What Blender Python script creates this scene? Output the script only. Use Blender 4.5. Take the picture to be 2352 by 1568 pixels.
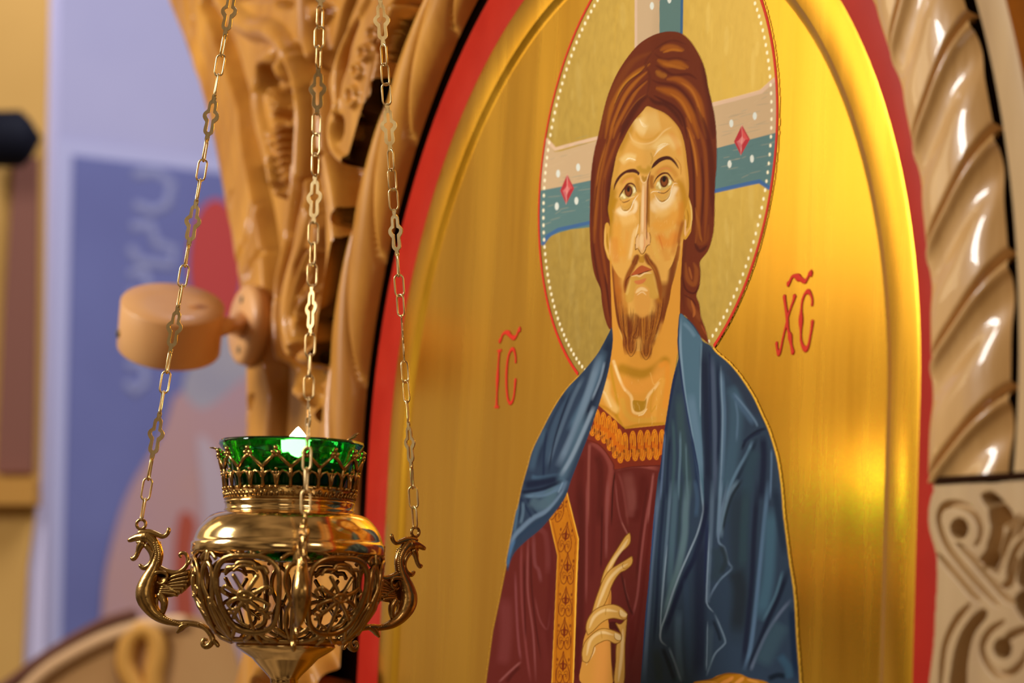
import bpy, bmesh, math, random
import numpy as np
from mathutils import Vector, Matrix
for o in list(bpy.data.objects): bpy.data.objects.remove(o, do_unlink=True)
SC = bpy.context.scene; COL = SC.collection
# ---------------------------------------------------------------- camera, sky, lights, exposure
FPX = 5880.0; PITCH, ROLL, YAW = 1.15872786e-01, 4.53174339e-02, -1.11721992e+00
CAMZ = 1.55
CR = np.array([math.cos(ROLL), -math.sin(PITCH)*math.sin(ROLL), math.cos(PITCH)*math.sin(ROLL)])
CF = np.array([0, math.cos(PITCH), math.sin(PITCH)])
CU = np.array([-math.sin(ROLL), -math.sin(PITCH)*math.cos(ROLL), math.cos(PITCH)*math.cos(ROLL)])
cam = bpy.data.cameras.new('camera'); camo = bpy.data.objects.new('camera', cam); COL.objects.link(camo)
cam.sensor_width = 36; cam.lens = FPX/2352*36; cam.clip_start = .05
M = Matrix.Identity(4)
for i in range(3): M[i][0], M[i][1], M[i][2] = CR[i], CU[i], -CF[i]
M[2][3] = CAMZ; camo.matrix_world = M; SC.camera = camo
cam.dof.use_dof = True; cam.dof.focus_distance = 1.98; cam.dof.aperture_fstop = 5.0
SC.view_settings.view_transform = 'Standard'; SC.view_settings.look = 'None'; SC.view_settings.gamma = 1; SC.view_settings.exposure = 0.0; SC.view_settings.use_curve_mapping = False
U = np.array([math.cos(YAW), math.sin(YAW), 0]); NN = np.array([math.sin(YAW), -math.cos(YAW), 0]); P0 = np.array([0, 2.2, CAMZ]); CAMP = np.array([0,0,CAMZ])
VZ = np.array([0,0,1.])
def ray(x, y): return CR*(x-1176)/FPX + CF + CU*(784-y)/FPX
def uvh(x, y, h=0.):                       # photo point -> position on the icon wall's plane, h in front of it
    d = ray(x,y); t = ((P0+NN*h-CAMP)@NN)/(d@NN); X = CAMP+d*t-P0; return X@U, X[2]
def wp(u, v, h=0.): return P0+U*u+VZ*v+NN*h  # wall coordinates -> world
def at(x, y, Y): d = ray(x,y); return CAMP+d*(Y/d[1])
def proj(X): X = np.asarray(X)-CAMP; d = X@CF; return 1176+FPX*(X@CR)/d, 784-FPX*(X@CU)/d
def lamp_area(name, loc, target, size, sizey, energy, color):
    l = bpy.data.lights.new(name,'AREA'); l.shape='RECTANGLE'; l.size=size; l.size_y=sizey; l.energy=energy; l.color=color
    o = bpy.data.objects.new(name,l); COL.objects.link(o); o.location = loc
    o.rotation_euler = (Vector(target)-Vector(loc)).to_track_quat('-Z','Y').to_euler(); return o
w = bpy.data.worlds.new('room_air'); SC.world = w; w.use_nodes = True
nt = w.node_tree; bg = nt.nodes['Background']
tc = nt.nodes.new('ShaderNodeTexCoord'); nz = nt.nodes.new('ShaderNodeTexNoise'); nz.inputs['Scale'].default_value = 2.2; nz.inputs['Detail'].default_value = 3
cr = nt.nodes.new('ShaderNodeValToRGB'); cr.color_ramp.elements[0].position=.38; cr.color_ramp.elements[0].color=(.11,.065,.035,1); cr.color_ramp.elements[1].position=.66; cr.color_ramp.elements[1].color=(.95,.68,.42,1)
nt.links.new(tc.outputs['Generated'],nz.inputs['Vector']); nt.links.new(nz.outputs['Fac'],cr.inputs['Fac']); nt.links.new(cr.outputs['Color'],bg.inputs['Color']); bg.inputs['Strength'].default_value = .36
lamp_area('window_light', (-2.5,1.75,2.75), (-.1,2.2,1.65), .55, .8, 70, (1,.97,.93))
lamp_area('hall_lamp', (-1.72,2.78,2.50), (.3,1.7,1.95), .40, .75, 3.2, (1,.82,.50))
lamp_area('side_lamp', (1.2,.1,2.5), (.3,1.9,1.7), .4, .4, 5, (1,.93,.86))
lamp_area('back_window', (.2,3.6,3.9), (-2.4,5.4,1.5), 1.2, 1.2, 80, (.80,.84,1))
lamp_area('gold_fill', (-1.95,3.75,2.05), (0,2.2,1.75), 1.1, 1.6, 1.2, (1,.86,.62))  # unseen area light, added to brighten the left of the gold ground
lamp_area('front_fill', (-.55,-2.1,2.25), (-.1,2.0,1.75), 1.0, 1.0, 6.5, (1,.88,.70))  # unseen area light behind the camera, added so the chain crosses shine
# ---------------------------------------------------------------- materials
def mat(name, col, rough=.5, metal=0., noise=None, bump=None, coat=0., spec=.5, stretch=(1,1,1), col2=None, attr=None):
    m = bpy.data.materials.new(name); m.use_nodes = True; n = m.node_tree.nodes; L = m.node_tree.links; b = n['Principled BSDF']
    b.inputs['Base Color'].default_value = (*col,1); b.inputs['Roughness'].default_value = rough; b.inputs['Metallic'].default_value = metal
    b.inputs['Coat Weight'].default_value = coat; b.inputs['Specular IOR Level'].default_value = spec
    t = n.new('ShaderNodeTexCoord'); mp = n.new('ShaderNodeMapping'); mp.inputs['Scale'].default_value = stretch; L.new(t.outputs['Object'],mp.inputs['Vector'])
    m['coords'] = 1
    if noise:
        x = n.new('ShaderNodeTexNoise'); x.inputs['Scale'].default_value = noise; x.inputs['Detail'].default_value = 5; L.new(mp.outputs[0],x.inputs['Vector'])
        r = n.new('ShaderNodeValToRGB'); r.color_ramp.elements[0].position=.3; r.color_ramp.elements[1].position=.7
        r.color_ramp.elements[0].color=(*col,1); r.color_ramp.elements[1].color=(*(col2 or col),1); L.new(x.outputs['Fac'],r.inputs['Fac']); L.new(r.outputs['Color'],b.inputs['Base Color'])
    if bump:
        x = n.new('ShaderNodeTexNoise'); x.inputs['Scale'].default_value = bump[0]; x.inputs['Detail'].default_value = 4; L.new(mp.outputs[0],x.inputs['Vector'])
        bp = n.new('ShaderNodeBump'); bp.inputs['Strength'].default_value = bump[1]; bp.inputs['Distance'].default_value = bump[2]; L.new(x.outputs['Fac'],bp.inputs['Height']); L.new(bp.outputs[0],b.inputs['Normal'])
    return m
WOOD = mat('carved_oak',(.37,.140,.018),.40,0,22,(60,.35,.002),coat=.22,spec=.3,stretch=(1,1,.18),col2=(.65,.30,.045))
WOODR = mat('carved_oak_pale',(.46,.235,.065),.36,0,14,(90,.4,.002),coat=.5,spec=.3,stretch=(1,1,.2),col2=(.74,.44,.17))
WOODG = mat('grey_oak',(.36,.21,.09),.5,0,18,(90,.4,.0015),stretch=(1,1,.15),col2=(.56,.36,.16))
WOODD = mat('turned_wood',(.60,.28,.09),.45,0,14,(40,.1,.001),coat=.15,stretch=(1,1,.3),col2=(.68,.35,.13))
RED = mat('red_paint',(.40,.018,.009),.42,0,20,(30,.08,.001),col2=(.46,.024,.011),coat=0,spec=.08)
BRASS = mat('polished_brass',(.86,.58,.25),.13,1,10,(14,.06,.002),col2=(.78,.48,.18))
CAST = mat('cast_brass',(.52,.31,.10),.25,1,60,(260,.4,.0006),col2=(.34,.18,.05))
CHAIN = mat('chain_brass',(.84,.64,.32),.33,1,80,(200,.2,.0004),col2=(.62,.40,.16))
DARKM = mat('black_metal',(.004,.004,.008),.7,spec=.1)
def gold_mat(name, a, b, rough):
    m = mat(name,a,rough,1.0,None,None); n = m.node_tree.nodes; L = m.node_tree.links; bs = n['Principled BSDF']
    t = [k for k in n if k.type=='TEX_COORD'][0]; mp = n.new('ShaderNodeMapping'); mp.inputs['Scale'].default_value=(1,1,.08); L.new(t.outputs['Object'],mp.inputs['Vector'])
    x = n.new('ShaderNodeTexNoise'); x.inputs['Scale'].default_value=18; x.inputs['Detail'].default_value=6; x.inputs['Roughness'].default_value=.6; L.new(mp.outputs[0],x.inputs['Vector'])
    r = n.new('ShaderNodeValToRGB'); r.color_ramp.elements[0].position=.3; r.color_ramp.elements[1].position=.7; r.color_ramp.elements[0].color=(*a,1); r.color_ramp.elements[1].color=(*b,1); L.new(x.outputs['Fac'],r.inputs['Fac']); L.new(r.outputs['Color'],bs.inputs['Base Color'])
    rr = n.new('ShaderNodeMapRange'); rr.inputs['To Min'].default_value=rough-.08; rr.inputs['To Max'].default_value=rough+.10; L.new(x.outputs['Fac'],rr.inputs['Value']); L.new(rr.outputs[0],bs.inputs['Roughness'])
    y = n.new('ShaderNodeTexNoise'); y.inputs['Scale'].default_value=7; y.inputs['Detail'].default_value=3; L.new(mp.outputs[0],y.inputs['Vector'])
    bp = n.new('ShaderNodeBump'); bp.inputs['Strength'].default_value=.35; bp.inputs['Distance'].default_value=.003; L.new(y.outputs['Fac'],bp.inputs['Height'])
    b2 = n.new('ShaderNodeBump'); b2.inputs['Strength'].default_value=.25; b2.inputs['Distance'].default_value=.0006; L.new(x.outputs['Fac'],b2.inputs['Height']); L.new(bp.outputs[0],b2.inputs['Normal']); L.new(b2.outputs[0],bs.inputs['Normal'])
    return m
GOLD = gold_mat('gold_leaf',(.76,.375,.017),(.90,.48,.038),.25)
def paint_mat():
    m = mat('icon_paint',(.5,.5,.5),.45,spec=.05); n = m.node_tree.nodes; L = m.node_tree.links; bs = n['Principled BSDF']
    a = n.new('ShaderNodeAttribute'); a.attribute_name='pigment'; L.new(a.outputs['Color'],bs.inputs['Base Color']); L.new(a.outputs['Alpha'],bs.inputs['Metallic'])
    t = [k for k in n if k.type=='TEX_COORD'][0]; x = n.new('ShaderNodeTexNoise'); x.inputs['Scale'].default_value=120; x.inputs['Detail'].default_value=5; L.new(t.outputs['Object'],x.inputs['Vector'])
    rr = n.new('ShaderNodeMapRange'); rr.inputs['To Min'].default_value=.34; rr.inputs['To Max'].default_value=.52; L.new(x.outputs['Fac'],rr.inputs['Value']); L.new(rr.outputs[0],bs.inputs['Roughness'])
    bp = n.new('ShaderNodeBump'); bp.inputs['Strength'].default_value=.15; bp.inputs['Distance'].default_value=.0005; L.new(x.outputs['Fac'],bp.inputs['Height']); L.new(bp.outputs[0],bs.inputs['Normal'])
    return m
# ---------------------------------------------------------------- helpers
def link(name, me, m, parent=None, smooth=True):
    if isinstance(me,bmesh.types.BMesh):
        d = bpy.data.meshes.new(name); me.to_mesh(d); me.free(); me = d
    if smooth: me.polygons.foreach_set('use_smooth',[True]*len(me.polygons))
    me.materials.append(m); o = bpy.data.objects.new(name,me); COL.objects.link(o)
    if parent: o.parent = parent; o.matrix_parent_inverse = Matrix.Translation(-wloc(parent))
    return o
def wloc(p):                               # world position of an unrotated parent
    v = Vector(p.location)
    if p.parent: v = v+wloc(p.parent)+Vector(p.matrix_parent_inverse.translation)
    return v
def mesh_np(name, V, F):
    me = bpy.data.meshes.new(name); V = np.asarray(V,np.float32); F = np.asarray(F,np.int32)
    me.vertices.add(len(V)); me.vertices.foreach_set('co',V.ravel()); k = F.shape[1]
    me.loops.add(F.size); me.loops.foreach_set('vertex_index',F.ravel()); me.polygons.add(len(F)); me.polygons.foreach_set('loop_start',np.arange(len(F),dtype=np.int32)*k); me.update(calc_edges=True); return me
def thing(name, label, cat, loc, group=None):
    o = bpy.data.objects.new(name,None); COL.objects.link(o); o.location = Vector(loc); o.empty_display_size=.05; o['label']=label; o['category']=cat
    if group: o['group']=group
    return o
def tag(o, label, cat, group=None):
    o['label']=label; o['category']=cat
    if group: o['group']=group
    return o
def add_tube(bm, P, R, n=10, closed=False, flat=1., up=None):
    """tube through world points P with radius R (number or list); flat squashes it along 'up'"""
    P = [Vector(p) for p in P]; N = len(P); R = [R]*N if not hasattr(R,'__len__') else list(R); rings = []
    ref = Vector(up) if up is not None else None; prev = None
    for i,p in enumerate(P):
        a = P[(i-1)%N] if closed or i else p; b = P[(i+1)%N] if closed or i < N-1 else p
        t = (b-a); t = t.normalized() if t.length > 1e-9 else Vector((0,0,1))
        if ref is not None: s = ref-t*ref.dot(t); s = s.normalized() if s.length>1e-6 else t.orthogonal().normalized()
        elif prev is None: s = t.orthogonal().normalized()
        else: s = (prev-t*prev.dot(t)).normalized()
        prev = s; q = t.cross(s)
        rings.append([bm.verts.new(p+(s*math.cos(2*math.pi*k/n)*flat+q*math.sin(2*math.pi*k/n))*R[i]) for k in range(n)])
    for i in range(N if closed else N-1):
        A,B = rings[i],rings[(i+1)%N]
        for k in range(n): bm.faces.new((A[k],A[(k+1)%n],B[(k+1)%n],B[k]))
    if not closed:
        for i,sg in ((0,-1),(-1,1)):
            c = P[i]; a = P[1] if i==0 else P[-2]; d = (c-a).normalized()*R[i]*.6; v = bm.verts.new(c+d); rg = rings[i]
            for k in range(n): bm.faces.new((rg[(k+1)%n],rg[k],v) if i==0 else (rg[k],rg[(k+1)%n],v))
def catm(p, n=5, closed=False):
    p = np.array(p,float); q = np.concatenate([p[-1:],p,p[:2]]) if closed else np.concatenate([2*p[:1]-p[1:2],p,2*p[-1:]-p[-2:-1]])
    o = []
    for i in range(1,len(q)-2):
        a,b,c,d = q[i-1],q[i],q[i+1],q[i+2]
        for t in np.arange(n)/n: o.append(.5*(2*b+(c-a)*t+(2*a-5*b+4*c-d)*t*t+(3*b-a-3*c+d)*t**3))
    if not closed: o.append(p[-1])
    return np.array(o)
def add_ball(bm, c, r, sub=1, sc=(1,1,1)):
    g = bmesh.ops.create_icosphere(bm,subdivisions=sub,radius=r)['verts']
    for v in g: v.co = Vector((v.co.x*sc[0],v.co.y*sc[1],v.co.z*sc[2]))+Vector(c)
def add_lathe(bm, prof, c, n=64, flute=None):
    """prof: list of (r,z) from top to bottom around the vertical axis at c"""
    rings = []
    for j,(r,z) in enumerate(prof):
        rings.append([bm.verts.new((c[0]+(r+(flute(k,j,n) if flute else 0))*math.cos(2*math.pi*k/n),c[1]+(r+(flute(k,j,n) if flute else 0))*math.sin(2*math.pi*k/n),c[2]+z)) for k in range(n)])
    for A,B in zip(rings,rings[1:]):
        for k in range(n): bm.faces.new((A[k],B[k],B[(k+1)%n],A[(k+1)%n]))
    return rings
def prism(bm, poly, d):
    """extrude closed world polygon by vector d"""
    a = [bm.verts.new(Vector(p)) for p in poly]; b = [bm.verts.new(Vector(p)+Vector(d)) for p in poly]; n = len(a)
    bm.faces.new(a); bm.faces.new(b[::-1])
    for i in range(n): bm.faces.new((a[i],b[i],b[(i+1)%n],a[(i+1)%n]))
def fixn(bm): bmesh.ops.recalc_face_normals(bm,faces=bm.faces); return bm
def P2(t):
    v = [float(a) for a in t.replace(',',' ').split()]; return [(v[i],v[i+1]) for i in range(0,len(v),2)]
# ---------------------------------------------------------------- the painted picture
X0, Y0, PW, PH = 1104, -8, 776, 1584
ORG = dict(A=(1200,0,3.266), B=(1300,200,4.355), C=(1300,500,3.92), D=(1100,700,2.94), E=(1100,1100,2.94),
           G=(1380,380,7.127), H=(1340,840,6.032), I=(1480,700,3.484), J=(1130,1100,3.351), K=(1450,1100,3.351), L=(1360,60,6.03), P=(0,0,1.0))
def lin(h):
    h = h.lstrip('#'); c = np.array([int(h[i:i+2],16)/255 for i in (0,2,4)])
    return np.where(c <= .04045, c/12.92, ((c+.055)/1.055)**2.4)
class Canvas:
    def __init__(s):
        s.rgb = np.zeros((PH,PW,3),np.float32); s.gold = np.zeros((PH,PW),np.float32); s.ident = np.zeros((PH,PW),np.int16); s.clip = None; s.cur = 0
    def pts(s, k, t):
        v = np.array([float(a) for a in t.replace(',',' ').split()]).reshape(-1,2) if isinstance(t,str) else np.array(t,float)
        ox,oy,sc = ORG[k]; return np.stack([ox+v[:,0]/sc-X0, oy+v[:,1]/sc-Y0],1), sc
    @staticmethod
    def smooth(p, closed, n=5):
        if len(p) < 3: return p
        if closed: q = np.concatenate([p[-1:],p,p[:2]])
        else: q = np.concatenate([2*p[:1]-p[1:2],p,2*p[-1:]-p[-2:-1]])
        o = []
        for i in range(1,len(q)-2):
            a,b,c,d = q[i-1],q[i],q[i+1],q[i+2]
            for t in np.arange(n)/n:
                o.append(.5*(2*b+(c-a)*t+(2*a-5*b+4*c-d)*t*t+(3*b-a-3*c+d)*t**3))
        if not closed: o.append(p[-1])
        return np.array(o)
    def dist(s, p, closed, pad):
        x0,y0 = np.floor(p.min(0)-pad).astype(int); x1,y1 = np.ceil(p.max(0)+pad).astype(int)+1
        x0,y0,x1,y1 = max(x0,0),max(y0,0),min(x1,PW),min(y1,PH)
        if x1<=x0 or y1<=y0: return None
        yy,xx = np.mgrid[y0:y1,x0:x1].astype(np.float32)+.5
        D = np.full(xx.shape,1e9,np.float32); T = np.zeros(xx.shape,np.float32); ins = np.zeros(xx.shape,bool)
        n = len(p); m = n if closed else n-1
        for i in range(m):
            a = p[i]; b = p[(i+1)%n]; d = b-a; L = d@d+1e-9
            t = np.clip(((xx-a[0])*d[0]+(yy-a[1])*d[1])/L,0,1)
            e = (xx-a[0]-t*d[0])**2+(yy-a[1]-t*d[1])**2
            w = e < D; D[w] = e[w]; T[w] = ((i+t)/m)[w]
            if closed:
                if (a[1]>b[1]) or (a[1]<b[1]):
                    ins ^= ((yy>a[1])!=(yy>b[1])) & (xx < a[0]+d[0]*(yy-a[1])/(d[1] if abs(d[1])>1e-9 else 1e-9))
        return (x0,y0,x1,y1), np.sqrt(D), T, ins
    def put(s, box, a, col, gold=0., ident=None):
        x0,y0,x1,y1 = box; c = lin(col)
        if s.clip is not None: a = a*s.clip[y0:y1,x0:x1]
        R = s.rgb[y0:y1,x0:x1]; R += (c-R)*a[...,None]
        Gd = s.gold[y0:y1,x0:x1]; Gd += (gold-Gd)*a
        if ident is not None: s.ident[y0:y1,x0:x1][a>.5] = ident
    def S(s, k, t, w, col, op=1., soft=.6, taper=1, gold=0., ident=None, sm=True):
        p,sc = s.pts(k,t); p = s.smooth(p,False) if sm else p; w = w/sc/2
        r = s.dist(p,False,w*1.6+2)
        if r is None: return
        box,D,T,_ = r
        ww = w*(np.clip(np.minimum(T,1-T)*4,0,1)**.6 if taper==1 else 1.)
        f = np.maximum(.7,w*soft*1.4)
        a = np.clip((ww-D)/f+.5,0,1)
        if soft > .3: a = a*a*(3-2*a)
        if taper==1: a = a*np.clip(ww/.5,0,1)
        if taper==2: a = a*np.clip(np.minimum(T,1-T)*7,0,1)**.8
        s.put(box,a*op,col,gold,ident)
    def F(s, k, t, col, op=1., f=1., sm=True, gold=0., ident=None, mask=False):
        p,sc = s.pts(k,t); p = s.smooth(p,True) if sm else p; f = max(1.,f/sc)
        r = s.dist(p,True,f+2)
        if r is None: return
        box,D,T,ins = r
        sd = np.where(ins,D,-D); a = np.clip(sd/f+.5,0,1)
        if f > 2: a = a*a*(3-2*a)
        s.put(box,a*op,col,gold,ident)
        if mask:
            M = np.zeros((PH,PW),np.float32); x0,y0,x1,y1 = box; M[y0:y1,x0:x1] = a
            if s.clip is not None: M *= s.clip
            return M

def paint(halo_pt):
    """halo_pt(angle, radius factor) -> picture point on the halo's circle"""
    c = Canvas(); S = c.S; F = c.F; c.rgb[:] = (.85,.46,.036); c.gold[:] = 1.
    # the burnished halo and its cross
    ring = [halo_pt(a,1.) for a in np.linspace(0,2*math.pi,90,endpoint=False)]
    halo = F('P',ring,'#b39546',1,1,sm=False,gold=1.,ident=1,mask=True)
    c.clip = halo
    rs = random.Random(4)
    for i in range(220):
        x = rs.uniform(1240,1790); y = rs.uniform(0,880)
        S('P',[(x,y),(x+rs.uniform(-6,6),y+rs.uniform(20,120))],rs.uniform(3,16),rs.choice(['#c0a455','#a88a38','#b8963c','#c8b068']),.22,1.,gold=1.)
    F('P','1461 -10 1461 200 1561 200 1568 -10','#c9ab84',1,1,sm=False)
    F('P','1518 -10 1518 200 1568 200 1571 -10','#5f7d78',1,1,sm=False)
    S('P','1464 -10 1464 180',6,'#dab99c',.9,.3,0); S('P','1570 -10 1567 180',6,'#2f5f8a',.9,.3,0)
    F('A','150 1010 205 1075 250 1140 300 1135 600 1045 600 1400 150 1480','#cbab82',1,1,sm=False)
    S('A','195 1050 255 1120 420 1075 600 1030',26,'#dfbb9c',.95,.3,0,sm=False)
    F('A','130 1465 350 1405 560 1350 600 1640 400 1700 150 1800 100 1760','#5d7d7c',1,1,sm=False)
    F('B','-260 1040 0 990 280 930 280 1400 60 1425 -120 1475 -195 1560 -240 1580 -260 1420','#5d7d7c',1,2,sm=False)
    S('B','-215 1570 -170 1490 -60 1425 60 1400 260 1355',36,'#3c639a',.85,.4,0,sm=False)
    F('A','1400 800 1560 750 1800 690 1890 600 1960 560 1960 1010 1700 1060 1400 1130','#cbab82',1,1,sm=False)
    S('A','1420 790 1600 745 1800 690 1900 600',30,'#dfbb9c',.9,.35,0,sm=False)
    F('A','1400 1130 1960 985 1960 1450 1840 1400 1790 1375 1700 1385 1400 1455','#5d7d7c',1,1,sm=False)
    S('A','1440 1438 1700 1380 1790 1362 1860 1410',30,'#3f67a0',.9,.4,0,sm=False)
    for i in range(60):
        x = rs.uniform(1250,1370); y = 430-(x-1250)*.25+rs.uniform(-95,100)
        S('P',[(x,y),(x+rs.uniform(10,40),y-rs.uniform(3,10))],2.5,rs.choice(['#d8bc92','#6f8f86','#50706f']),.18,1.)
        x = rs.uniform(1650,1780); y = 335-(x-1650)*.25+rs.uniform(-95,95)
        S('P',[(x,y),(x+rs.uniform(10,40),y-rs.uniform(3,10))],2.5,rs.choice(['#d8bc92','#6f8f86','#50706f']),.18,1.)
    for k,x,y in (('A',428,1256),('A',278,1303),('A',415,1507),('A',268,1548),('A',1578,927),('A',1754,872),('A',1565,1232),('A',1733,1192),('A',982,46),('A',1113,-2)):
        F(k,[(x+15*math.cos(t),y+29*math.sin(t)) for t in np.arange(0,6.28,.6)],'#dfe2d6',1,1)
    for cx,cy,w,h in ((346,1420,52,112),(1658,1052,60,114),(1046,-70,40,80)):
        F('A',[(cx,cy-h),(cx+w,cy-h*.05),(cx-8,cy+h),(cx-w,cy+h*.1)],'#b8323a',1,1,sm=False)
        F('A',[(cx,cy-h*.8),(cx+w*.8,cy-h*.05),(cx,cy)],'#d4534f',1,3,sm=False)
        F('A',[(cx-w*.7,cy+h*.08),(cx,cy-h*.02),(cx-6,cy+h*.8)],'#c9676a',1,3,sm=False)
        F('A',[(cx,cy-h*.25),(cx+w*.4,cy-h*.02),(cx,cy+h*.3),(cx-w*.5,cy+h*.08)],'#de7f7a',.9,5,sm=False)
        S('A',[(cx,cy-h),(cx,cy-h*.2),(cx-8,cy+h)],4,'#e9b0a0',.8,.5,0,sm=False)
    c.clip = None
    # punched dots of the rim
    n = 176
    for i in range(n):
        x,y = halo_pt(2*math.pi*i/n,.955)
        if -6 < y < 900:
            F('P',[(x+2.5*math.cos(t),y+4.4*math.sin(t)) for t in np.arange(0,6.28,1.05)],'#fff3cf',1,1,gold=.15)
    # tunic
    T = F('P','1352 925 1400 930 1440 960 1540 960 1545 1300 1520 1576 1118 1576 1135 1450 1150 1380 1168 1290 1178 1260 1220 1220 1300 1100',"#64211b",1,1,sm=False,ident=5,mask=True)
    c.clip = T
    for t,w,col,o in (("760,930 790,940 860,1000 900,1090 895,1180 880,1300 870,1500",34,'#8a4038',.8),("760,930 755,1000 750,1200 745,1500",18,'#8f4a40',.8),
        ("800,1000 830,1100 830,1300 820,1500",46,'#4e140e',.7),("930,1110 1000,1090 1100,1085 1230,1110",26,'#934a40',.85),("700,1010 690,1200 660,1470",50,'#571812',.7),
        ("930,1120 915,1250 905,1500",10,'#3c0f0a',.9),("950,1130 985,1250 1020,1500",16,'#7e3a34',.7),("1010,1120 1040,1300 1060,1400",70,'#81413a',.7),("1190,1130 1175,1250 1150,1480",14,'#94504a',.8),("1130,1130 1110,1300 1060,1480",60,'#561510',.7)):
        S('D',t,w,col,o,1.,2)
    for t,w,col,o in (("745,0 742,200 740,500 738,720 735,960",20,'#85403c',.75),("690,0 700,400 695,900 690,1400",55,'#4a130e',.7),("800,0 790,500 780,800",34,'#5a1a16',.6),("905,0 895,300 890,620",22,'#864440',.75),
        ("860,200 855,500 850,700",16,'#3f0d0a',.7),("960,0 980,200 1010,330 1060,440",14,'#84413c',.7),("1080,60 1085,200 1070,300",60,'#7f403a',.6),("1010,330 1060,430",10,'#9a5a50',.7),("1260,0 1200,300 1160,600 1130,900 1080,1100",18,'#8f4844',.75),
        ("1220,0 1160,400 1120,800",22,'#4e1410',.7),("1290,0 1240,300 1190,700 1140,1100 1060,1500",26,'#5a1410',.7),("1030,760 1040,850 1070,940",12,'#7c3a34',.7),("1080,980 1090,1150 1080,1400",40,'#5f1612',.7),("1000,700 1060,960 1100,1050",16,'#2f0c0a',.6),
        ("290,430 285,700 290,900 330,1200 350,1568",16,'#8a4644',.8),("240,480 235,700 245,1000 280,1350 310,1568",18,'#843c3a',.75),("330,400 340,640 370,700 390,800",26,'#7f4040',.7),("340,900 370,1050 400,1120 440,1150 460,1000",14,'#7f3c3a',.7),
        ("190,700 200,1000 215,1250 235,1400",18,'#854142',.8),("240,1400 150,1480 60,1568",16,'#92504c',.8),("110,900 120,1100 110,1300 90,1440",90,'#7a3634',.6),("230,1440 170,1500 120,1568",26,'#47100c',.7),("260,600 262,900 270,1250",14,'#46100c',.7),
        ("310,500 315,800 345,1100 390,1400",14,'#46100c',.7),("440,360 450,560 470,760 450,1100 440,1400",50,'#5a1814',.6),("360,380 420,420 440,560 440,740",40,'#7d3a38',.5),("130,600 165,560 210,520",24,'#53140f',.6),("660,1100 670,1300 665,1568",40,'#4c110c',.7),("400,1150 420,1300 430,1500",40,'#692420',.6)):
        S('J',t,w,col,o,1.,2)
    # collar of the tunic
    F('H','200,520 350,590 470,680 540,790 582,865 700,845 900,820 1150,805 1150,900 1090,1380 900,1400 700,1400 500,1430 455,1440 440,1380 330,1200 220,1090 100,1050 60,1000','#7c2a16',1,6,sm=False)
    S('H','200,520 350,590 470,680 540,790 582,865 700,845 900,820 1160,805',22,'#4f140c',.9,.6,0,sm=False)
    S('H','60,1020 220,1080 330,1190 440,1360 460,1440 700,1400 1090,1380',16,'#551812',.7,.8,0)
    top = [(208,600),(298,640),(375,690),(450,755),(515,875),(597,925),(706,900),(812,890),(910,888),(1008,878),(1110,880)]
    bot = [(148,975),(225,1035),(310,1078),(388,1180),(460,1285),(535,1350),(635,1325),(742,1320),(842,1318),(940,1305),(1035,1305)]
    for i,(a,b) in enumerate(zip(top,bot)):
        nx = bot[i+1] if i+1 < len(bot) else (1150,1300); pv = bot[i-1] if i else (70,950)
        lx,rx = a[0]-42,a[0]+42
        F('H',[(a[0],a[1]),(a[0]+26,a[1]+18),(rx,a[1]+90),(rx-2,b[1]-110),(b[0]+42,b[1]-60),(b[0]+30,b[1]-15),(b[0],b[1]),(b[0]-30,b[1]-15),(b[0]-40,b[1]-60),(lx,b[1]-130),(lx-2,a[1]+90),(a[0]-26,a[1]+18)],'#c8650c',1,3)
        for r,cl,w in ((36,'#ec9a1c',8),(24,'#7c2a10',6),(14,'#ee9c20',8)):
            S('H',[(a[0]-r,a[1]+170),(a[0]-r+2,a[1]+80),(a[0],a[1]+42-r),(a[0]+r-2,a[1]+80),(a[0]+r,a[1]+210)],w,cl,.95,.5,0)
            S('H',[(b[0]-r,b[1]-170),(b[0]-r+2,b[1]-70),(b[0],b[1]-42+r),(b[0]+r-2,b[1]-70),(b[0]+r,b[1]-150)],w,cl,.85,.5,0)
        S('H',[(a[0]+1,a[1]+110),(a[0]-2,a[1]+210)],9,'#7a2a10',.9,.5)
        S('H',[(b[0]-50,b[1]-170),(b[0]-50,b[1]-110)],20,'#5a180c',.95,.5)
        S('H',[(b[0]-48,b[1]-110),(b[0]-50,b[1]-40)],14,'#7c2a16',.9,.5)
    # gold band down the tunic
    B = F('J','450,300 590,100 680,460 640,1568 470,1568 515,590','#c0700f',1,3,sm=False,mask=True)
    c.clip = B
    S('J','590,100 678,460 660,800 638,1568',13,'#f7b53a',1,.4,0,sm=False); S('J','450,300 512,590 495,950 470,1568',13,'#f2ac34',1,.4,0,sm=False)
    S('J','575,170 655,470 638,800 612,1568',4,'#74280c',.9,.4,0,sm=False); S('J','478,330 536,595 520,950 500,1568',4,'#74280c',.9,.4,0,sm=False)
    for i in range(70):
        y = rs.uniform(100,1568); S('J',[(rs.uniform(520,620),y),(rs.uniform(520,620),y+rs.uniform(30,80))],8,'#d28216',.3,1.)
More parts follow.
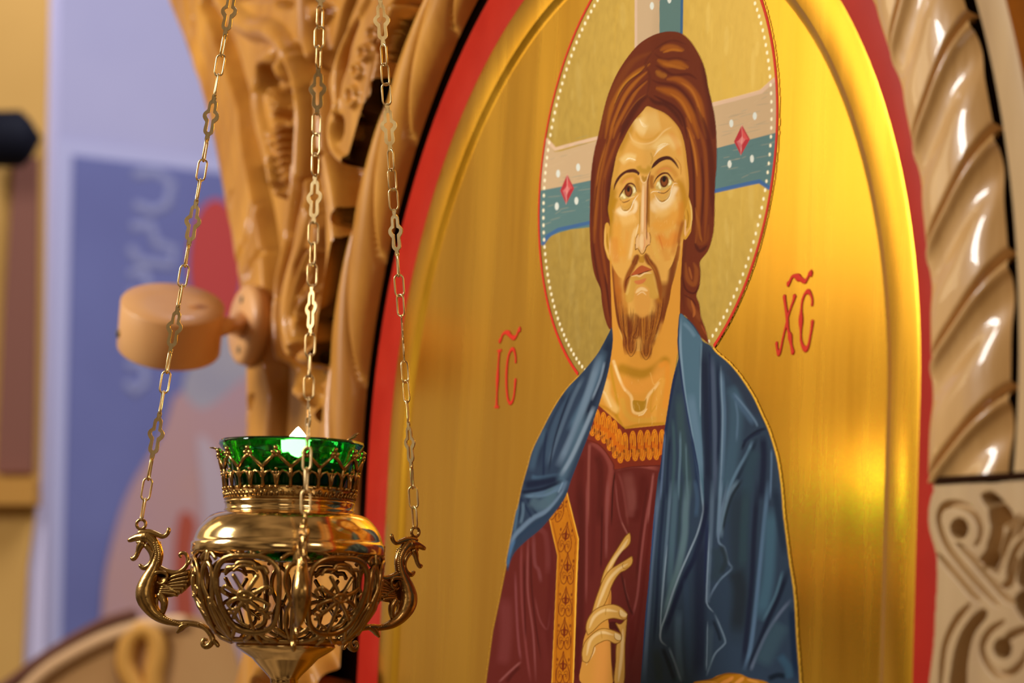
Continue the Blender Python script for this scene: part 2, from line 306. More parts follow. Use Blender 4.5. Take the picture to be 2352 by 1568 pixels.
    def spade(cx,cy,h=250,t=0.):
        def R(pts): return [(cx+x*math.cos(t)-y*math.sin(t),cy+x*math.sin(t)+y*math.cos(t)) for x,y in pts]
        w = 6; d = '#6d200a'; k = h/250
        for sx in (-1,1):
            S('J',R([(0,-125*k),(sx*10,-80*k),(sx*34,-20*k),(sx*50,40*k),(sx*46,95*k),(sx*26,118*k),(sx*8,100*k),(sx*4,60*k),(sx*22,50*k),(sx*24,72*k)]),w,d,.95,.4,0)
            S('J',R([(0,15*k),(sx*20,0),(sx*22,-25*k),(sx*10,-30*k)]),9,d,.95,.4,0)
            S('J',R([(sx*8,40*k),(sx*30,25*k),(sx*36,55*k),(sx*30,85*k)]),5,d,.8,.4,0)
            F('J',R([(sx*44,-75*k),(sx*50,-62*k),(sx*44,-46*k),(sx*38,-62*k)]),d,.9,2); F('J',R([(sx*47,-30*k),(sx*51,-22*k),(sx*47,-14*k),(sx*43,-22*k)]),d,.8,2)
        S('J',R([(0,-100*k),(0,20*k)]),8,d,.9,.5); F('J',R([(0,-70*k),(10,-25*k),(6,20*k),(0,32*k),(-6,20*k),(-10,-25*k)]),d,.9,3)
    spade(525,215,240,.35); spade(578,450,240,.12); spade(592,690,250,.03); spade(578,945,235,.04); spade(568,1190,255,.03); spade(558,1450,250,.03)
    c.clip = None
    # hair
    Hh = F('P',c.hair_outline if hasattr(c,'hair_outline') else HAIR,'#6a2a12',1,1,gold=0.,ident=2,mask=True)
    c.clip = Hh
    S('P',HAIR+HAIR[:1],3,'#6e1c10',.8,.4,0)
    for t,w,col,o in (("860,360 600,480 420,720 300,960 210,1200 130,1568",60,'#7c3b12',.7),("830,520 640,640 480,790 360,980 270,1200 200,1568",44,'#a35c14',.85),("740,600 560,720 430,860 330,1080",20,'#bb7a20',.75),
        ("830,480 700,640 520,780 400,950 320,1130",14,'#521c0e',.85),("800,620 620,780 480,960 390,1160 300,1400 260,1568",36,'#a85f17',.85),("790,760 640,900 540,1060 440,1240 360,1400 310,1568",30,'#a25a16',.8),
        ("820,700 640,860 500,1020 400,1200 300,1450",12,'#571f0f',.9),("800,960 660,1080 560,1240 470,1400 400,1568",60,'#4c180c',.9),("770,940 640,1040 520,1200 420,1380",14,'#8a4a16',.6),
        ("870,340 760,520 820,700 780,980",26,'#5c2210',.7),("880,330 1000,250 1150,200 1330,260",20,'#59200f',.8),("960,340 1100,290 1300,340",50,'#9b5314',.9),("1000,370 1130,330 1280,350",24,'#b06618',.9),
        ("880,380 1000,460 1200,450 1380,490",24,'#5c200e',.9),("920,470 1060,530 1200,520 1360,580",60,'#a2590f',.85),("1000,520 1150,560 1320,600",30,'#b0661a',.7),("890,540 1000,600 1150,680 1350,670 1480,740",26,'#551b0d',.95),
        ("900,620 980,680 1060,690",50,'#a4621a',.75),("840,740 950,790 1150,820 1290,920 1400,1080 1470,1300 1560,1568",26,'#54190c',.9),("1050,740 1200,740 1350,830 1480,1000 1540,1200 1620,1568",60,'#a05412',.85),("1250,780 1390,880 1480,1060 1540,1300",22,'#b56a20',.7),
        ("900,860 1050,900 1200,960 1330,1120 1420,1300 1500,1568",70,'#a3570f',.85),("1100,930 1250,1040 1340,1200 1400,1350",26,'#b5691c',.7),("870,960 1000,1030 1160,1120 1280,1280 1340,1568",26,'#4d160b',.95),("800,980 900,1060 1040,1090 1200,1240 1280,1400",40,'#4a170c',.85),
        ("1540,500 1620,760 1680,1050 1700,1400 1700,1568",80,'#521a0e',.8),("700,260 1000,110 1280,150 1480,420",30,'#6d2e10',.6),("1330,1400 1400,1500 1440,1568",24,'#a1571a',.8)):
        S('L',t,w*1.45,col,o,1.,1)
    for t,w,col,o in (("500,400 420,600 370,800 330,1000 310,1250 300,1568",36,'#9c5416',.8),("560,450 470,680 400,900 380,1150 370,1568",24,'#8c4614',.8),("450,480 380,700 330,950 290,1300",14,'#571c0e',.8),("590,560 500,800 450,1000 430,1300",40,'#4e180c',.85),("420,560 350,800 320,1000",12,'#b4691e',.6),
        ("300,700 280,1000 285,1400",30,'#581c0e',.7),("400,900 385,1100 380,1500",12,'#5c2010',.7),
        ("1220,300 1290,560 1330,820 1340,1100 1330,1500",40,'#954c14',.85),("1240,420 1300,640 1330,900",16,'#bb7024',.75),("1300,300 1390,560 1420,820 1420,1200 1400,1568",28,'#8b4414',.75),("1330,200 1430,480 1460,800 1470,1200",30,'#51180c',.7),
        ("1250,500 1290,800 1300,1050 1310,1500",18,'#4c160b',.8),("1370,700 1390,1000 1370,1400",16,'#4c160b',.75),("1390,300 1470,650 1490,1000 1480,1300",30,'#551b0e',.8),("1310,1200 1330,1400 1310,1568",16,'#a65c20',.6)):
        S('B',t,w*1.3,col,o,1.,1)
    for t,w,col,o in (("1180,0 1190,120 1210,230 1280,200 1300,60",34,'#7c3a12',.8),("1210,0 1220,150 1240,220",20,'#9a5418',.8),("1170,230 1220,300 1290,250",30,'#4a160c',.85),("1100,200 1070,400 1060,620 1080,830",30,'#5d2410',.7),("1090,400 1110,550 1170,600 1190,480 1160,400",40,'#8f4a1a',.8),("1060,500 1090,640 1170,680 1215,600",16,'#4b150b',.9),
        ("1120,440 1150,560",18,'#b06228',.6),("1110,700 1140,800 1200,880 1220,940",50,'#82401a',.8),("1140,740 1170,840 1160,900",22,'#b4652a',.7),("1070,690 1150,740 1190,800",14,'#4d160b',.8),("1160,900 1220,980 1270,1080",40,'#74320f',.8),("1230,960 1280,1060",12,'#9e4a24',.7),
        ("280,100 290,300 340,560 380,800 400,960",26,'#7a3512',.75),("330,0 330,200 360,420 390,600",24,'#8a4214',.75),("250,200 290,480 340,700",18,'#4f180c',.8),("360,500 390,700 410,900",16,'#4a150b',.8)):
        S('C',t,w,col,o,.9,1)
    c.clip = None
    # neck
    N = F('P','1404 590 1410 760 1404 830 1378 930 1440 985 1537 975 1545 900 1562 800 1565 720 1567 640 1572 560 1578 520 1500 520','#d59233',1,1,sm=False,ident=3,mask=True)
    c.clip = N
    for t,w,col,o in (("560,40 700,90 850,110 1000,60 1150,-60",130,'#a5740c',.8),("300,300 330,120 380,-60",40,'#b97b12',.7),("400,0 430,200 470,400 500,560 490,700",34,'#c08c1c',.8),("330,240 340,400 400,520 460,600",110,'#e6b868',.8),("440,-60 500,120 580,300 680,420 700,560 720,640 790,660 860,620 890,500 930,400 1000,320 1060,240",40,'#edc480',.85),
        ("460,0 520,180 600,340",26,'#f3d49a',.8),("620,250 750,320 880,280 1000,180 1100,20",150,'#e0963a',.7),("1100,0 1180,-20 1180,300 1150,560",70,'#df8d2a',.7),("1120,200 1060,400 1010,600 990,760",70,'#e0a040',.7),("1000,330 960,480 960,640 1020,560",18,'#c88f24',.7),("560,480 600,640 700,740 900,760 1000,740",70,'#d09a38',.8),
        ("470,690 530,780 590,860 800,820 1140,800",40,'#b07c10',.7),("210,540 340,590 460,680",40,'#b87c14',.7),("950,100 1000,260 1090,180",14,'#eab25c',.5),("1180,640 1150,780",30,'#c98a2c',.6),("300,360 330,400 400,560",30,'#f0cf96',.6),("790,690 850,670 900,600",14,'#f5d7a2',.7)):
        S('H',t,w,col,o,1.,0)
    F('H','705,490 760,480 860,490 895,450 885,560 860,610 790,640 720,610','#ab7b16',.95,12)
    for i in range(60):
        x = rs.uniform(330,1150); y = rs.uniform(50,780); S('H',[(x,y),(x+rs.uniform(-20,20),y+rs.uniform(30,90))],9,rs.choice(['#f2cf90','#c5862a','#e5a850']),.2,1.)
    c.clip = None
    rs = random.Random(9)
    c.clip = None
    # ears and face
    F('G','100,960 80,1100 80,1280 100,1400 140,1520 190,1568 205,1480 200,1300 190,1100 150,950','#d39a3a',1,4,ident=3)
    F('G','1440,500 1490,600 1520,720 1525,850 1510,980 1500,1080 1450,1170 1410,1215 1380,1190 1375,1100 1395,1000 1400,860 1380,600','#d29a3c',1,4,ident=3)
    Fc = F('P',FACE,'#dba24a',1,1.2,ident=3,mask=True)
    E1 = F('G','1440,500 1490,600 1520,720 1525,850 1510,980 1500,1080 1450,1170 1410,1215 1380,1190 1375,1100 1395,1000 1400,860','#cf962f',1,4,mask=True)
    c.clip = E1
    S('G','1470,560 1505,700 1512,900 1480,1060',26,'#e8c070',.85,.8,1); S('G','1430,700 1460,850 1440,1000 1420,1020',26,'#a8720e',.9,.8,1); S('G','1412,880 1402,1050 1410,1160',34,'#e9b887',.9,.8,1); S('G','1500,1000 1440,1090 1400,1180',30,'#e4a968',.6,.9,1)
    c.clip = None
    S('G','105,990 92,1150 100,1330 140,1440 165,1540',24,'#e4b45e',.9,.8,1); S('G','130,1100 130,1250 150,1380',22,'#a8760e',.95,.7,1); S('G','180,1160 172,1300 170,1480',16,'#e6b072',.9,.7,1)
    c.clip = Fc
    for k,t,w,col,o in (
        # shade along the hairline and temples
        ('B',"830,180 700,330 590,530 520,700 470,950 440,1250 430,1568",90,'#b17d17',.75),('B',"840,190 1000,250 1120,360 1190,520 1225,780 1240,1000 1200,1300",46,'#c98f34',.8),
        ('B',"560,620 500,800 480,1000",70,'#d9a246',.6),('B',"500,1000 460,1200 450,1568",70,'#a8780c',.7),('B',"1160,900 1190,1100 1180,1300 1170,1568",60,'#b67c18',.7),
        # forehead
        ('B',"740,320 850,350 960,330",200,'#e6bb6c',.7),('B',"740,300 760,400 830,440",110,'#ebc884',.75),('B',"700,430 760,520 880,520 980,430",26,'#d39a3a',.7),('B',"640,440 690,540 800,570 900,540 1000,440 1080,400",16,'#efc987',.55),
        ('B',"660,520 760,590 880,600 960,560",50,'#e4b76a',.7),('B',"900,640 960,560 1060,530 1140,620",90,'#ecc67c',.75),('B',"560,760 640,700 720,720",70,'#ecc880',.75),('B',"1050,440 1120,560 1160,700",50,'#dc9440',.55),
        ('B',"760,620 850,640 870,720 860,800 800,840",80,'#d9a54e',.6),('B',"740,780 760,830 830,840 860,780",50,'#b98a26',.8),('B',"860,650 880,720 860,780",16,'#b0802c',.5),
        # eye hollows
        ('G',"640,190 620,260 640,380 660,460",70,'#b87d24',.85),('G',"330,320 430,210 560,170 640,260",70,'#c68a30',.85),('G',"870,150 850,260 870,400",70,'#a2601a',.9),('G',"900,200 1000,80 1120,40 1230,120 1270,230",80,'#c98a34',.85),
        ('G',"950,140 1020,60 1120,50 1190,110",22,'#d98048',.6),('G',"380,300 450,230 560,210",22,'#dc8852',.6),('G',"280,520 240,620 180,800 160,1000",80,'#b5800f',.85),('G',"1250,230 1320,300 1380,420 1400,600 1390,800",70,'#bb8218',.7),
        # cheeks
        ('G',"480,800 380,780 290,700",120,'#f0cf95',.8),('G',"560,560 600,640 560,760 400,800 280,700",60,'#f5dcae',.75),('G',"600,820 480,880 330,920",160,'#e9b765',.8),('G',"300,900 280,1100 330,1350 420,1500",150,'#dd9a36',.75),
        ('G',"250,1150 255,1400 285,1620",110,'#d27a24',.4),('G',"620,1000 560,1150 530,1350 490,1560",50,'#f0cd8e',.6),('G',"470,1050 440,1300 400,1620",60,'#dc9538',.4),
        ('G',"900,520 980,640 1100,640 1220,420 1260,330",90,'#f3d8aa',.8),('G',"880,560 900,700 1000,720 1150,620 1230,480",110,'#f0cf98',.75),('G',"900,760 1050,780 1200,700 1280,560",120,'#e9b764',.7),('G',"880,900 1000,1000 1180,900 1280,700",170,'#df9a38',.75),
        ('G',"1330,560 1340,800 1280,1000",100,'#d08020',.6),('G',"950,1100 1050,1250 1180,1250 1280,1050",150,'#dc8528',.7),('G',"970,1130 1010,1260 1050,1400",22,'#cb5f1e',.5),('G',"1320,900 1260,1200 1190,1500",80,'#b45c12',.4),('G',"1380,880 1320,1120 1290,1300",50,'#8f4510',.7),
        ('G',"870,1150 900,1350 980,1568",70,'#dca94e',.8),('G',"1040,1350 1100,1480 1130,1568",110,'#c97a20',.35)):
        S(k,t,w,col,o,1.,2)
    # nose
    F('G','650,110 690,260 700,300 690,500 680,800 672,1080 650,1200 650,1320 670,1410 700,1435 740,1400 765,1320 775,1200 770,1000 775,700 780,400 800,200 840,70 780,260 740,285 710,275','#e3b272',1,10)
    for t,w,col,o in (("720,320 715,600 710,900 705,1100",36,'#f1cd9a',.9),("760,330 750,600 748,900 752,1150",26,'#dc9860',.85),("700,1120 690,1250 700,1390",60,'#f0cb94',.85),("740,1150 745,1280 720,1400",26,'#e09a62',.8),
        ("668,560 664,800 660,1000",14,'#9f7420',.8),("840,90 800,240 790,400 785,700 780,900 775,1080",30,'#7d3d14',.95),("815,300 812,600 808,850 815,1020",36,'#9c6418',.9),("660,150 690,250 735,285 775,240 820,110",14,'#f0cf9c',.9),("700,170 740,240 775,180",50,'#a9781f',.8),
        ("640,1110 610,1180 598,1280",16,'#7a4a18',.7),("820,1090 840,1180 830,1300",12,'#7a4414',.9),("640,960 620,1050 590,1180",22,'#f3d7a2',.7)):
        S('G',t,w,col,o,.8,1)
    F('G','640,1130 605,1200 596,1300 605,1360 635,1350 650,1300 648,1200','#e5b87c',1,5); F('G','785,1100 815,1120 828,1200 826,1290 790,1310 775,1260','#e3ab6c',1,5)
    S('G','590,1290 592,1380 620,1360 650,1390 680,1440 710,1450 745,1410 770,1340 800,1305 826,1300',11,'#5a1e0c',1,.5,0); S('G','595,1280 600,1200 640,1120',7,'#8a5018',.9,.5); S('G','778,1240 776,1100 770,980',12,'#7a3014',.9,.5)
    # brows
    S('G','235,410 270,290 340,180 430,110 520,80 600,85 645,130',42,'#4d1c12',1,.5,1); S('G','440,120 540,95 630,120 640,165',44,'#481a12',1,.4,1); S('G','240,400 260,300 320,200',14,'#4d1c12',.9,.5,1)
    S('B','870,820 900,770 960,720 1040,705 1100,750 1145,820',26,'#471911',1,.5,1); S('B','880,810 940,745 1020,712 1080,730',30,'#451810',1,.4,1)
    S('B','1100,700 1160,780 1165,880',10,'#b77a2c',.8,.6)
    for y0 in range(5):
        S('B',[(740+y0*3,360+y0*14-60),(770+y0*6,392+y0*12-40),(800+y0*9,398+y0*8-40)],4,'#fbeac2',.8,.5); 
    for y0 in range(5):
        S('B',[(890+y0*8,700-y0*24),(940+y0*12,640-y0*18),(1000+y0*14,595-y0*5)],7,'#fdf0cc',.6,.7)
        S('B',[(600+y0*6,740-y0*8),(660,715-y0*6+y0*6),(720,740-y0*10+y0*8)],6,'#fdf0cc',.5,.7)
    # eyes
    for t0,col in (('335,510 380,430 450,350 520,320 580,350 610,420 600,480 540,510 470,540 400,560 350,555','#caa85c'),('920,370 950,280 1010,200 1080,150 1140,190 1200,260 1195,310 1130,360 1060,400 980,410','#caa85c')):
        F('G',t0,col,1,6)
    S('G','350,520 380,480 410,520 430,540',40,'#efe0a8',.95,.7,1); S('G','560,350 580,400 560,460',34,'#f0e4b4',.9,.7,1); S('G','940,340 970,290 990,350 1010,385',40,'#efe0a8',.9,.7,1); S('G','1150,230 1165,280 1130,330',32,'#f2e8bc',.9,.7,1)
    F('G','480,325 530,360 545,430 520,500 475,520 430,490 412,430 425,360','#5e2a10',1,8); F('G','480,370 515,400 520,450 480,500 445,480 435,420','#8d4a1c',.9,14); F('G','478,350 500,380 495,425 475,435 455,420 455,380','#1e120a',1,6)
    F('G','1060,170 1115,190 1132,270 1100,340 1050,360 1010,330 992,260 1010,200','#5a2810',1,8); F('G','1070,220 1105,240 1110,290 1070,335 1030,310 1020,260','#89481b',.9,14); F('G','1062,180 1090,200 1088,250 1060,275 1035,255 1035,215','#1a100a',1,6)
    S('G','320,530 350,470 400,390 470,310 530,300 580,340 615,440',24,'#4b1a0e',1,.6,1); S('G','400,380 460,310 520,295 570,320',26,'#5b220e',.9,.5,1); S('G','365,590 400,605 460,590 510,560',14,'#5b260e',.95,.6,1); S('G','370,580 350,570 330,530',10,'#8a5218',.8,.6)
    S('G','885,320 930,220 1000,150 1060,125 1120,135 1170,190 1225,265',24,'#4b1a0e',1,.6,1); S('G','960,190 1030,140 1110,130 1150,165',26,'#5b220e',.9,.5,1); S('G','930,425 1000,450 1060,455 1120,420 1170,360',13,'#5b260e',.95,.6,1)
    S('G','1160,200 1210,260 1260,275',12,'#8a4a20',.7,.6); S('G','1200,290 1180,420 1120,540 1040,590 980,570 930,500',14,'#9a6c20',.8,.7); S('G','340,620 380,720 440,740 500,690 560,580 590,520',14,'#9a6c20',.8,.7)
    S('G','360,660 420,700 480,660 530,590',60,'#c9973c',.7,1.,1); S('G','950,480 1030,540 1110,500 1160,400',60,'#cfa04c',.7,1.,1); S('G','400,730 450,735 490,700',14,'#8f621a',.8,.7); S('G','970,570 1030,590 1090,560',14,'#8f621a',.8,.7)
    S('G','590,510 540,520 470,545',8,'#f6dcae',.8,.5); S('G','840,460 880,430 950,425 1010,440',14,'#f6dcae',.85,.5); S('G','650,470 600,530 560,590 520,700 460,760 380,750 335,680',14,'#fae6bf',.8,.6); S('G','900,460 940,550 1020,615 1100,580 1160,500 1210,310 1300,300',14,'#fae6bf',.8,.6)
    S('G','585,480 615,465',12,'#c96a3a',.7,.6)
    rs = random.Random(5)
    for i in range(160):
        x = rs.uniform(220,1300); y = rs.uniform(620,1500)
        S('G',[(x,y),(x+rs.uniform(-30,30),y+rs.uniform(30,90))],9,rs.choice(['#f2cf94','#c98230','#e2a548']),.14,1.)
    # moustache, mouth and beard
    c.clip = None
    Be = F('C',"424,410 430,520 440,640 455,800 480,960 520,1060 525,1150 545,1250 585,1290 625,1280 655,1200 668,1190 685,1270 720,1325 755,1320 785,1240 800,1170 850,1090 885,980 915,850 945,740 965,620 1000,500 1040,330 1045,150 1000,330 960,440 900,500 850,560 830,480 790,400 740,330 700,360 660,330 600,470 560,540 500,540 450,470",'#a55c12',.0,8,mask=True)
    c.clip = Be
    for t,w,col,o in (("430,420 450,640 470,800",110,'#a85a18',.8),("440,640 460,820 520,1020 560,1240",100,'#7b370e',.9),("470,600 500,760 540,900",70,'#b4671c',.7),("540,560 550,700 560,860 590,1020",36,'#b87420',.7),("560,900 600,1060 600,1240",90,'#8a450f',.9),("700,860 690,950 680,1100",150,'#8e4a12',.9),
        ("720,900 740,1080 740,1280",110,'#80400f',.9),("850,700 860,850 800,1050",90,'#8a430f',.85),("900,560 900,760 870,960",90,'#7b390e',.85),("990,330 960,560 930,760",60,'#7f3c0e',.8),("1030,240 1010,400",40,'#9a5312',.7),("840,560 850,650 850,780",40,'#b36f1a',.8),("820,900 790,1000 790,1150",40,'#a86018',.7)):
        S('C',t,w,col,o,1.,2)
    for t,w,col,o in (("425,400 432,560 445,720 470,900 510,1030",34,'#6a2c0c',.85),("470,420 480,560 500,700",60,'#b0601a',.5),("1000,300 975,480 950,640 915,820 880,960",50,'#6e300c',.8),("1035,180 1015,340 985,500",30,'#85420f',.7),("560,860 560,1000 580,1150",60,'#6e300e',.7),("800,840 800,1000 770,1150",70,'#713410',.7)):
        S('C',t,w,col,o,1.,2)
    rs = random.Random(2)
    for i in range(90):
        q = i/90; x = 470+q*430; y0 = 700+260*math.sin(q*3.14)*.6+rs.uniform(-40,80); xe = 600+(x-640)*.30 if q<.5 else 735+(x-760)*.45
        S('C',[(x,y0),(x*.75+xe*.25,y0+170),(xe,1130+rs.uniform(-80,60))],rs.uniform(4,9),rs.choice(['#5e260b','#6d2c0c','#b8701f','#c17c28','#4f1c0a']),.5,.6)
    for cx,cy in ((600,1200),(735,1230)):
        for r in (18,34,50):
            S('C',[(cx-r,cy-120),(cx-r*.9,cy-20),(cx,cy+r*1.0),(cx+r*.9,cy-20),(cx+r,cy-120)],7,'#5a220a' if r!=34 else '#b26a20',.75,.5,1)
    c.clip = None
    F('C','625,700 640,640 690,620 750,640 775,720 770,800 740,880 690,900 650,860 630,790','#d99a44',.9,34)
    S('C','640,680 690,640 750,660',30,'#f2cf92',.8,.8,1); S('C','650,700 700,670 740,700',10,'#fbe3b4',.5,.7)
    F('C','560,540 600,525 650,520 700,505 760,490 810,500 835,560 850,640 845,720 770,720 760,640 700,600 640,620 620,740 560,760 548,660','#c9983c',.85,24)
    S('C','590,540 570,620 560,700',34,'#d8ac58',.8,.9,1); S('C','800,520 830,600 840,700',30,'#d3a24e',.7,.9,1)
    F('C','600,520 640,470 675,440 700,430 730,440 790,470 740,485 700,500 650,515','#b25428',1,5); S('C','595,522 650,517 700,500 740,485 795,468',9,'#5e1e0c',1,.4,1)
    F('C','630,570 680,560 735,545 720,580 680,600 645,595','#d0733f',.9,12); S('C','600,530 650,520 680,528 725,500 790,500',14,'#f0c88e',.85,.6,1)
    F('C','665,330 690,350 720,335 715,400 690,405 670,395','#b98220',.9,10)
    S('C','668,340 640,390 610,450 575,520 552,600 545,680',46,'#8b4612',.95,.7,1); S('C','660,330 640,380 620,430',50,'#7b3a10',.9,.7,1)
    S('C','730,340 760,390 810,450 840,540 860,650 865,740',46,'#8b4612',.95,.7,1); S('C','730,320 750,380 790,430',50,'#7d3c10',.9,.7,1)
    for i in range(10):
        S('C',[(655-i*2,345+i*6),(625-i*3,420+i*7),(585-i*3,500+i*10)],5,rs.choice(['#5f260c','#b06a22','#9a5316']),.6,.6); S('C',[(735+i*3,335+i*8),(775+i*4,410+i*9),(830+i*2,490+i*12)],5,rs.choice(['#5f260c','#b06a22','#9a5316']),.6,.6)
    S('C','600,522 560,560 548,640',10,'#5d200b',.8,.5)
    # the blue mantle
    L_ = F('P',MANTLE_L,'#2b3b52',1,1.2,ident=4,mask=True)
    c.clip = L_
    for t,w,col,o in (("900,170 880,330 800,560 700,860 620,1060 540,1190",60,'#182338',.9),("860,300 790,520 700,700 620,860",50,'#4d6880',.8),("830,330 760,560 690,760 620,930 540,1100",44,'#6d8399',.85),("750,720 680,900 600,1100 500,1290 380,1420",60,'#4a6479',.85),
        ("790,680 740,800 640,1020 560,1160",26,'#8396aa',.8),("860,380 830,500 770,650",16,'#8093a8',.7),("650,500 560,700 500,900 460,1100",40,'#3c5168',.8),("720,480 640,640 540,900 480,1080",26,'#55697f',.7),("620,560 520,720 440,900 400,1100",40,'#1d2a42',.8),("560,620 470,800 420,960",30,'#35485f',.7),
        ("460,830 400,980 360,1130",40,'#40586f',.7),("640,560 560,780 510,960 480,1140",12,'#152036',.8),("470,840 450,1000 445,1200",16,'#182540',.8),("360,1160 420,1170 560,1150",30,'#44607a',.7),("310,1220 420,1200 560,1170",50,'#131b34',.9),
        ("320,1290 440,1270 560,1230 600,1180",30,'#56708a',.8),("330,1300 370,1370 420,1440",16,'#1a2740',.8),("460,1250 500,1300 440,1380",80,'#4c6674',.8)):
        S('D',t,w,col,o,1.,2)
    for t,w,col,o in (("230,100 300,95 420,70 560,10",26,'#0f1830',.9),("250,130 400,130 540,70",22,'#5c7690',.8),("300,160 380,200 440,170",80,'#4b6272',.85),("600,10 540,130 440,240 330,300 240,380 180,450 140,600",34,'#6b829b',.85),("620,0 570,110 490,220 400,310 300,380 200,470 150,570",26,'#263a52',.9),
        ("240,150 280,230 320,300",18,'#1b2a44',.85),("235,130 230,220 210,330",16,'#16233c',.8),("250,170 250,260 230,350",22,'#587085',.8),("215,180 200,300 180,420",22,'#4c6880',.8),("190,460 150,560 130,680",20,'#48709c',.7),("560,20 520,110",14,'#7c94ac',.6)):
        S('J',t,w,col,o,1.,2)
    R_ = None; c.clip = None
    R_ = F('P',MANTLE_R,'#2c3c50',1,1.2,ident=4,mask=True)
    c.clip = R_
    # lit planes
    F('I','300,75 345,110 400,170 440,230 475,290 470,500 465,760 470,1000 480,1200 490,1568 470,1568 440,1300 390,1050 350,800 320,560 300,400 298,200','#4b6a7e',1,8)
    for t,w,col,o in (("305,100 300,300 315,520 340,740 380,960 430,1240 470,1500",20,'#7f9ab0',.8),("470,300 462,600 460,900",12,'#7d97ab',.7),("380,700 410,900 440,1100 470,1400",60,'#65819a',.6),("320,140 380,200 420,260",26,'#6a879c',.6),
        ("290,90 280,300 300,500 330,720 380,1000 440,1300 465,1568",14,'#16264e',.95),("490,320 500,600 510,900 520,1200 520,1568",60,'#172036',.95),("530,360 540,500 540,900 545,1200",18,'#1a2440',.9),
        ("555,400 565,620 575,900 580,1200 575,1568",32,'#47546c',.85),("600,430 605,700 610,1000 600,1300",26,'#17233c',.95),("630,520 640,700 650,900 640,1200 620,1568",36,'#55708a',.85),("625,480 632,700 640,900 630,1300 612,1568",12,'#7890a6',.8),
        ("700,640 740,740 740,1000 700,1300 660,1568",110,'#3f5a6e',.8),("720,700 800,820 900,960",50,'#4a6480',.7),("740,760 760,900 750,1100",18,'#5a7590',.6),("660,480 760,620 860,780 940,900",60,'#2b3446',.8),("640,400 740,500 850,650 930,820 990,980",22,'#141c34',.8),
        ("720,700 820,820 900,930 920,980",16,'#66809a',.7),("995,990 920,1010 830,1080 790,1170",22,'#121a30',.95),("800,1100 860,1060 960,1010",20,'#18233c',.8),("880,1080 840,1180 760,1320 700,1450 660,1568",24,'#5b7890',.85),("920,1060 870,1180 790,1330 720,1470 690,1568",26,'#1b2a3c',.9),
        ("900,1150 860,1300 820,1568",90,'#2e4554',.8),("960,1040 970,1200 960,1400 940,1568",50,'#141b34',.9),("1010,1040 1050,1200 1090,1400 1100,1568",36,'#2f4258',.8),("1030,1150 1030,1300 1020,1568",14,'#6480a0',.7),
        ("280,470 250,600 215,780 190,960 160,1200 130,1568",26,'#1a2748',.95),("290,600 260,820 230,1050 200,1300",40,'#28384c',.8),("290,700 300,900 320,1100 350,1300 380,1568",60,'#364c52',.8),("300,1000 300,1200 290,1400 290,1568",18,'#5e7a8c',.7),("345,1100 350,1300 360,1568",16,'#56717e',.6),
        ("180,1000 160,1300 140,1568",16,'#5c7090',.7),("220,1050 200,1300 190,1568",20,'#15203a',.8),("240,900 250,1100 250,1300 230,1568",24,'#3c565e',.7),("390,1050 420,1250 440,1500",24,'#1a2c4c',.8)):
        S('I',t,w,col,o,1.,2)
